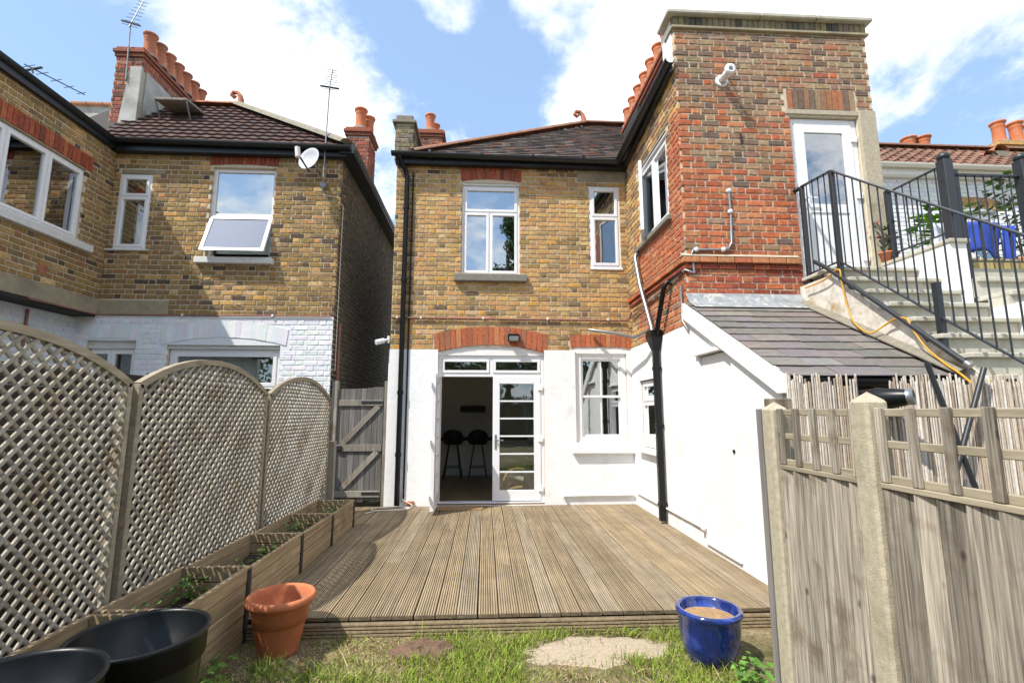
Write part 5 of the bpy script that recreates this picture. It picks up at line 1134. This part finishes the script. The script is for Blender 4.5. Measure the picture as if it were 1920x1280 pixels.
def black_pot(label, c, r, h): flower_pot(label, c, [(0, 0), (r*.78, 0), (r*.8, .02), (r*.93, h-.12), (r*.93, h-.115), (r*.985, h-.11), (r*.995, h-.02), (r*1.03, h-.015), (r*1.035, h), (r*.99, h+.004), (r*.965, h-.01), (r*.93, h-.10), (r*.90, h-.105), (r*.78, .3), (0, .3)], 'black_plastic', .34, r*.78, 'soil', 56)
black_pot('large empty black plastic pot in front of the timber planters', (-1.43, 2.25, GZ), .245, .73)
black_pot('second large black plastic pot, nearer the long planter end', (-1.46, 1.69, GZ), .245, .81)

# ================================================================== WORN LAWN
sb = MB(); rnd = random.Random(131); c = v((.78, 3.60)); n = 44; ringv = []
for k in range(n):
    a = 2*math.pi*k/n; r_ = 1+.12*math.sin(3*a+1)+.08*math.sin(7*a)+rnd.uniform(-.09, .09); ringv.append((c[0]+.56*r_*math.cos(a), c[1]+.215*r_*math.sin(a)))
vs = [(c[0], c[1], GZ+.016)]
for f, z in ((.4, .012), (.7, .009), (.88, .006), (.98, .002), (1.1, -.006)): vs += [(c[0]+(x-c[0])*f, c[1]+(y-c[1])*f, GZ+z+rnd.uniform(-.004, .004)) for x, y in ringv]
sb.add(vs, [(0, 1+k, 1+(k+1) % n) for k in range(n)]+[(1+j*n+k, 1+j*n+n+k, 1+j*n+n+(k+1) % n, 1+j*n+(k+1) % n) for j in range(4) for k in range(n)], None, True)
o = sb.build('sand_patch', 'sand_slab'); o['kind'] = 'structure'; o['label'] = 'bare sandy concrete patch worn through the grass before the deck'
sm_ = MB(); c = v((-.42, 3.62)); vs = [(c[0], c[1], GZ+.05)]
ringv = [(c[0]+.235*(1+.15*math.sin(4*a)+rnd.uniform(-.08, .08))*math.cos(a), c[1]+.13*(1+.1*math.sin(5*a)+rnd.uniform(-.08, .08))*math.sin(a)) for a in np.linspace(0, 2*math.pi, 28, endpoint=False)]; n = 28
for f, z in ((.35, .045), (.55, .05), (.75, .036), (.92, .03), (1.05, -.004)): vs += [(c[0]+(x-c[0])*f, c[1]+(y-c[1])*f, GZ+z+rnd.uniform(-.012, .012)*(z > 0)) for x, y in ringv]
sm_.add(vs, [(0, 1+k, 1+(k+1) % n) for k in range(n)]+[(1+j*n+k, 1+j*n+n+k, 1+j*n+n+(k+1) % n, 1+j*n+(k+1) % n) for j in range(4) for k in range(n)]); o = sm_.build('tree_stump', 'stump'); tag(o, 'low rotten tree stump cut flush with the patchy grass', 'stump')
nr = np.random.default_rng(5); NB = 90000
gx = nr.uniform(-1.72, 1.62, NB); gy = nr.uniform(1.6, 3.87, NB)
def vn(x, y, s, seed):
    g_ = np.random.default_rng(seed).random((64, 64)); X = x*s+13; Y = y*s+7; i = np.floor(X).astype(int); j = np.floor(Y).astype(int); fx = X-i; fy = Y-j; fx = fx*fx*(3-2*fx); fy = fy*fy*(3-2*fy)
    G = lambda a, b: g_[a % 64, b % 64]; return (G(i, j)*(1-fx)+G(i+1, j)*fx)*(1-fy)+(G(i, j+1)*(1-fx)+G(i+1, j+1)*fx)*fy
dn = .55*vn(gx, gy, 2.6, 1)+.3*vn(gx, gy, 7, 2)+.15*vn(gx, gy, 17, 3)
dens = np.clip((dn-.33)*3.2, .10, 1)+.35*(gx > 1.0)+.3*(np.abs(gx-.05) < .22)
slab = (((gx-.78)/.58)**2+((gy-3.60)/.235)**2) < 1.05-1.0*vn(gx, gy, 9, 31)**2; stp = (((gx+.42)/.22)**2+((gy-3.62)/.12)**2) < 1
keep = (nr.random(NB) < dens) & ~(slab & (nr.random(NB) < .975)) & ~stp & (((gx-cT[0])**2+(gy-cT[1])**2) > .17**2) & (((gx-cB[0])**2+(gy-cB[1])**2) > .15**2)
gx, gy, dn = gx[keep], gy[keep], dn[keep]; n = len(gx)
green = np.clip((vn(gx, gy, 1.7, 9)*.5+vn(gx, gy, 5, 10)*.5+.22*(gx > .95)-.13*(gx < -.5)-.47)*5+.5, 0, 1)
isg = nr.random(n) < (.06+.66*green)
ht = nr.uniform(.016, .05, n)*(.5+1.05*green)*np.where(nr.random(n) < .06, 2.0, 1); ang = nr.uniform(0, 2*np.pi, n); lean = nr.uniform(.1, 1.3, n)*ht*np.where(isg, 1, 1.5); ht = np.where(isg, ht, ht*.55); wd = nr.uniform(.0016, .0032, n); pa = nr.uniform(0, 2*np.pi, n)
V = np.zeros((n, 5, 3)); px_, py_ = np.cos(pa)*wd, np.sin(pa)*wd; lx, ly = np.cos(ang)*lean, np.sin(ang)*lean
V[:, 0] = np.c_[gx-px_, gy-py_, np.full(n, GZ-.002)]; V[:, 1] = np.c_[gx+px_, gy+py_, np.full(n, GZ-.002)]; V[:, 2] = np.c_[gx+px_*.8+lx*.4, gy+py_*.8+ly*.4, GZ+ht*.65]; V[:, 3] = np.c_[gx-px_*.8+lx*.4, gy-py_*.8+ly*.4, GZ+ht*.65]; V[:, 4] = np.c_[gx+lx, gy+ly, GZ+ht]
cg = np.where(isg[:, None], np.array([[.19, .28, .04]])*nr.uniform(.55, 1.5, (n, 1))+np.array([[.05, .02, .0]])*nr.random((n, 1)), np.array([[.46, .36, .19]])*nr.uniform(.5, 1.2, (n, 1)))
me = bpy.data.meshes.new('grass'); base = np.arange(n)*5
F = np.concatenate([np.c_[base, base+1, base+2, base+3]]).tolist()+np.c_[base+3, base+2, base+4].tolist()
me.from_pydata(V.reshape(-1, 3).tolist(), [], F); at = me.color_attributes.new('Col', 'FLOAT_COLOR', 'POINT'); cc = np.ones((n, 5, 4)); cc[:, :, :3] = cg[:, None, :]; at.data.foreach_set('color', cc.ravel()); me.materials.append(MATS['blade'])
o = bpy.data.objects.new('grass', me); COL.objects.link(o); o['kind'] = 'stuff'; o['label'] = 'patchy green and straw-coloured grass before the deck'
rnd = random.Random(141)
m = MB()
for i in range(70):
    x, y = rnd.uniform(-1.6, 1.5), rnd.uniform(2.6, 3.85); a = rnd.uniform(0, 6.28); l = rnd.uniform(.012, .032); d = v((math.cos(a), math.sin(a), rnd.uniform(-.2, .4)))*l; q = v((-math.sin(a), math.cos(a), rnd.uniform(-.3, .5)))*l*.4; p = v((x, y, GZ+.022)); k = rnd.uniform(.6, 1.3); m.add([p-d, p+q, p+d, p-q], [(0, 1, 2), (0, 2, 3)], (.20*k, .11*k, .05*k))
o = m.build('leaf_litter', 'leaf'); o['kind'] = 'stuff'; o['label'] = 'small dead brown leaves scattered over the grass'
for lab, c, n_, h_ in (('low leafy weed growing between planter and black pot', (-1.58, 2.95, GZ), 60, .20), ('clump of green weeds at the foot of the fence by the blue pot', (1.58, 2.98, GZ), 120, .2), ('weed sprouting beside the terracotta pot at the planter foot', (-1.66, 3.35, GZ), 30, .12)):
    t = thing('weed_plant', lab, 'weeds', c); plant(MB(), c, n_, h_, .10, .06, [(.09, .2, .03), (.13, .26, .04)], rnd).build('foliage', 'leaf', t)

# ================================================================== INSIDE THE OPEN DOOR
kc = thing('kitchen_counter', 'pale kitchen counter at the back of the room behind bar stools', 'counter', (-.3, 11.9, .245)); B(-1.3, 1.2, 11.65, 12.3, .25, 1.05).build('cabinet', 'plaster', kc); B(-1.34, 1.24, 11.58, 12.34, 1.051, 1.09, b=.006).build('worktop', 'dark_wood', kc)
o = B(-.62, .0, 12.15, 12.34, 1.70, 1.86, b=.01).build('wall_shelf', 'dark_interior'); tag(o, 'dark shelf on the kitchen wall above the counter', 'shelf')
def stool(x, y, label):
    t = thing('bar_stool', label, 'stool', (x, y, .246), 'bar stools inside')
    m = MB(); vs = []; n = 20
    for r_, z in ((.05, .98), (.19, .99), (.225, 1.05), (.23, 1.15), (.215, 1.15), (.2, 1.05)):
        for k in range(n):
            a = 2*math.pi*k/n; zz = z+(.17*max(0, -math.sin(a)) if z > 1.0 else 0); vs.append((x+r_*math.cos(a), y+r_*math.sin(a), zz))
    m.add(vs, [(i*n+k, i*n+(k+1) % n, (i+1)*n+(k+1) % n, (i+1)*n+k) for i in range(5) for k in range(n)]+[tuple(range(n))], None, True); m.build('seat_shell', 'stool_black', t)
    for sx in (-1, 1):
        for sy in (-1, 1): MB().tube([(x+sx*.09, y+sy*.09, .99), (x+sx*.2, y+sy*.2, .246)], .013, 8).build('leg', 'stool_black', t)
    m = MB()
    for a, b in (((-1, -1), (1, -1)), ((1, -1), (1, 1)), ((1, 1), (-1, 1)), ((-1, 1), (-1, -1))): m.tube([(x+a[0]*.165, y+a[1]*.165, .49), (x+b[0]*.165, y+b[1]*.165, .49)], .01, 6)
    m.build('footrest', 'stool_black', t)
stool(-.72, 11.2, 'black bar stool beside the open door leaf, under the shelf edge'); stool(-.16, 11.2, 'black bar stool beside the closed glazed door, at the counter')
q = thing('lounge_chair', 'bentwood lounge chair with cream cushion behind the closed glass door', 'chair', (.62, 9.1, .246))
for sy in (0, .55):
    y = 8.85+sy; pts = smooth([(.25, y, .25), (.30, y, .45), (.42, y, .66), (.62, y, .72), (.95, y, .62), (1.1, y, .60)]); m = MB()
    for i in range(len(pts)-1): m.bar(pts[i], pts[i+1], .05, .022, up=(0, 1, 0) if False else (0, 0, 1))
    m.build('arm', 'birch', q); m = MB(); pts = smooth([(.42, y, .25), (.46, y, .36), (.75, y, .40), (1.15, y, .30)])
    for i in range(len(pts)-1): m.bar(pts[i], pts[i+1], .05, .022)
    m.build('leg_frame', 'birch', q)
m = MB(); m.obox((.70, 9.125, .52), (.95, 0, -.3), (0, 1, 0), (.3, 0, .95), .33, .25, .045, .02); m.obox((1.12, 9.125, .80), (.35, 0, .93), (0, 1, 0), (-.93, 0, .35), .42, .25, .045, .02); m.build('cushion', 'cushion', q)
m = MB(); n, k = 44, 10; vs = []
for j in range(k+1):
    w = j/k; wid = .16+.26*abs(w-.42)**.8+.05; xr_ = .97
    for i in range(n+1): u = i/n; vs.append((xr_-wid*(1-u), 8.50+.03*math.sin(i*1.55)+.012*math.sin(i*.7+w*3), .28+2.07*w))
m.add(vs, [(j*(n+1)+i, j*(n+1)+i+1, (j+1)*(n+1)+i+1, (j+1)*(n+1)+i) for j in range(k) for i in range(n)], None, True); o = m.build('curtain', 'curtain'); o.modifiers.new('thick', 'SOLIDIFY').thickness = .004; tag(o, 'pale curtain tied back behind the closed french door', 'curtain')

# ================================================================== UNSEEN TREES AND HEDGE (added so the panes have something to mirror)
def tree(label, x, y, h, rad, seed, low):
    r = np.random.default_rng(seed); t = thing('reflection_tree', label, 'tree', (x, y, GZ), 'unseen trees added for reflections')
    m = MB(); m.tube([(x, y, GZ), (x+.1, y, h*.3), (x-.1, y+.1, h*.6), (x, y, h*.9)], [.28, .22, .13, .04], 10); rr = random.Random(seed)
    cl = []
    for i in range(16):
        a = rr.uniform(0, 6.28); z = rr.uniform(low, .97)*h; q = rad*rr.uniform(.25, .95)*math.sqrt(max(.1, 1-((z/h-.55)/.55)**2)); cl.append((x+q*math.cos(a), y+q*math.sin(a), z, rad*rr.uniform(.28, .5))); m.tube([(x, y, z*.75), ((x+cl[-1][0])/2, (y+cl[-1][1])/2, z*.9), cl[-1][:3]], [.08, .05, .02], 6)
    m.build('trunk', 'bark', t); n = 9000; ci = r.integers(0, 16, n); C = np.array(cl)[ci]; d = r.normal(size=(n, 3)); d /= np.linalg.norm(d, axis=1)[:, None]; P_ = C[:, :3]+d*(C[:, 3]*r.uniform(.35, 1.05, n))[:, None]; s = r.uniform(.09, .2, n)[:, None]
    a = r.normal(size=(n, 3)); a /= np.linalg.norm(a, axis=1)[:, None]; b = np.cross(a, r.normal(size=(n, 3))); b /= np.linalg.norm(b, axis=1)[:, None]
    V = np.stack([P_-a*s, P_+b*s*.5, P_+a*s, P_-b*s*.5], 1); me = bpy.data.meshes.new('crown'); me.from_pydata(V.reshape(-1, 3).tolist(), [], (np.arange(n*4).reshape(-1, 4)).tolist()); at = me.color_attributes.new('Col', 'FLOAT_COLOR', 'POINT'); c_ = np.ones((n, 4, 4)); c_[:, :, :3] = (np.array([.06, .11, .025])*r.uniform(.5, 1.5, (n, 1)))[:, None, :]; at.data.foreach_set('color', c_.ravel()); me.materials.append(MATS['leaf'])
    o = bpy.data.objects.new('crown', me); COL.objects.link(o); put(o, (0, 0, 0), t)
for i, (x, y, h, rad) in enumerate(((1.4, -15, 14.5, 2.6), (-6, -14, 7, 3.0), (5.5, -13, 6.5, 3.0), (-12, -13, 8, 3.2), (11, -14, 8, 3.2), (-1.5, -13, 5.0, 2.6))):
    tree(['tall slender unseen tree added for the window reflections', 'round unseen tree added left of the tall reflected tree', 'bushy unseen tree added right of the tall reflected tree', 'unseen tree added in the corner beyond the round tree', 'unseen tree added in the corner beyond the bushy tree', 'low unseen shrub tree added below the tall reflected tree'][i], x, y, h, rad, i+1, .12 if i else .3)

r = np.random.default_rng(77); hg = thing('reflection_hedge', 'unseen dark green hedge added to darken the door reflections', 'hedge', (0, -7.5, GZ)); n = 16000  # unseen hedge added so the door panes mirror dark foliage
B(-9, 9, -8.2, -7.6, GZ, 2.1).build('branches', 'bark', hg); P_ = np.c_[r.uniform(-9, 9, n), r.uniform(-8.4, -7.4, n), GZ+2.4*r.random(n)**.8]; a = r.normal(size=(n, 3)); a /= np.linalg.norm(a, axis=1)[:, None]; b = np.cross(a, r.normal(size=(n, 3))); b /= np.linalg.norm(b, axis=1)[:, None]
V = np.stack([P_-a*.07, P_+b*.04, P_+a*.07, P_-b*.04], 1); m = MB(); m.v = [tuple(p) for p in V.reshape(-1, 3)]; m.f = [tuple(q) for q in np.arange(n*4).reshape(-1, 4).tolist()]; m.c = [(.04, .075, .02)]*(4*n); m.sm = [False]*n; m.build('foliage', 'leaf', hg)
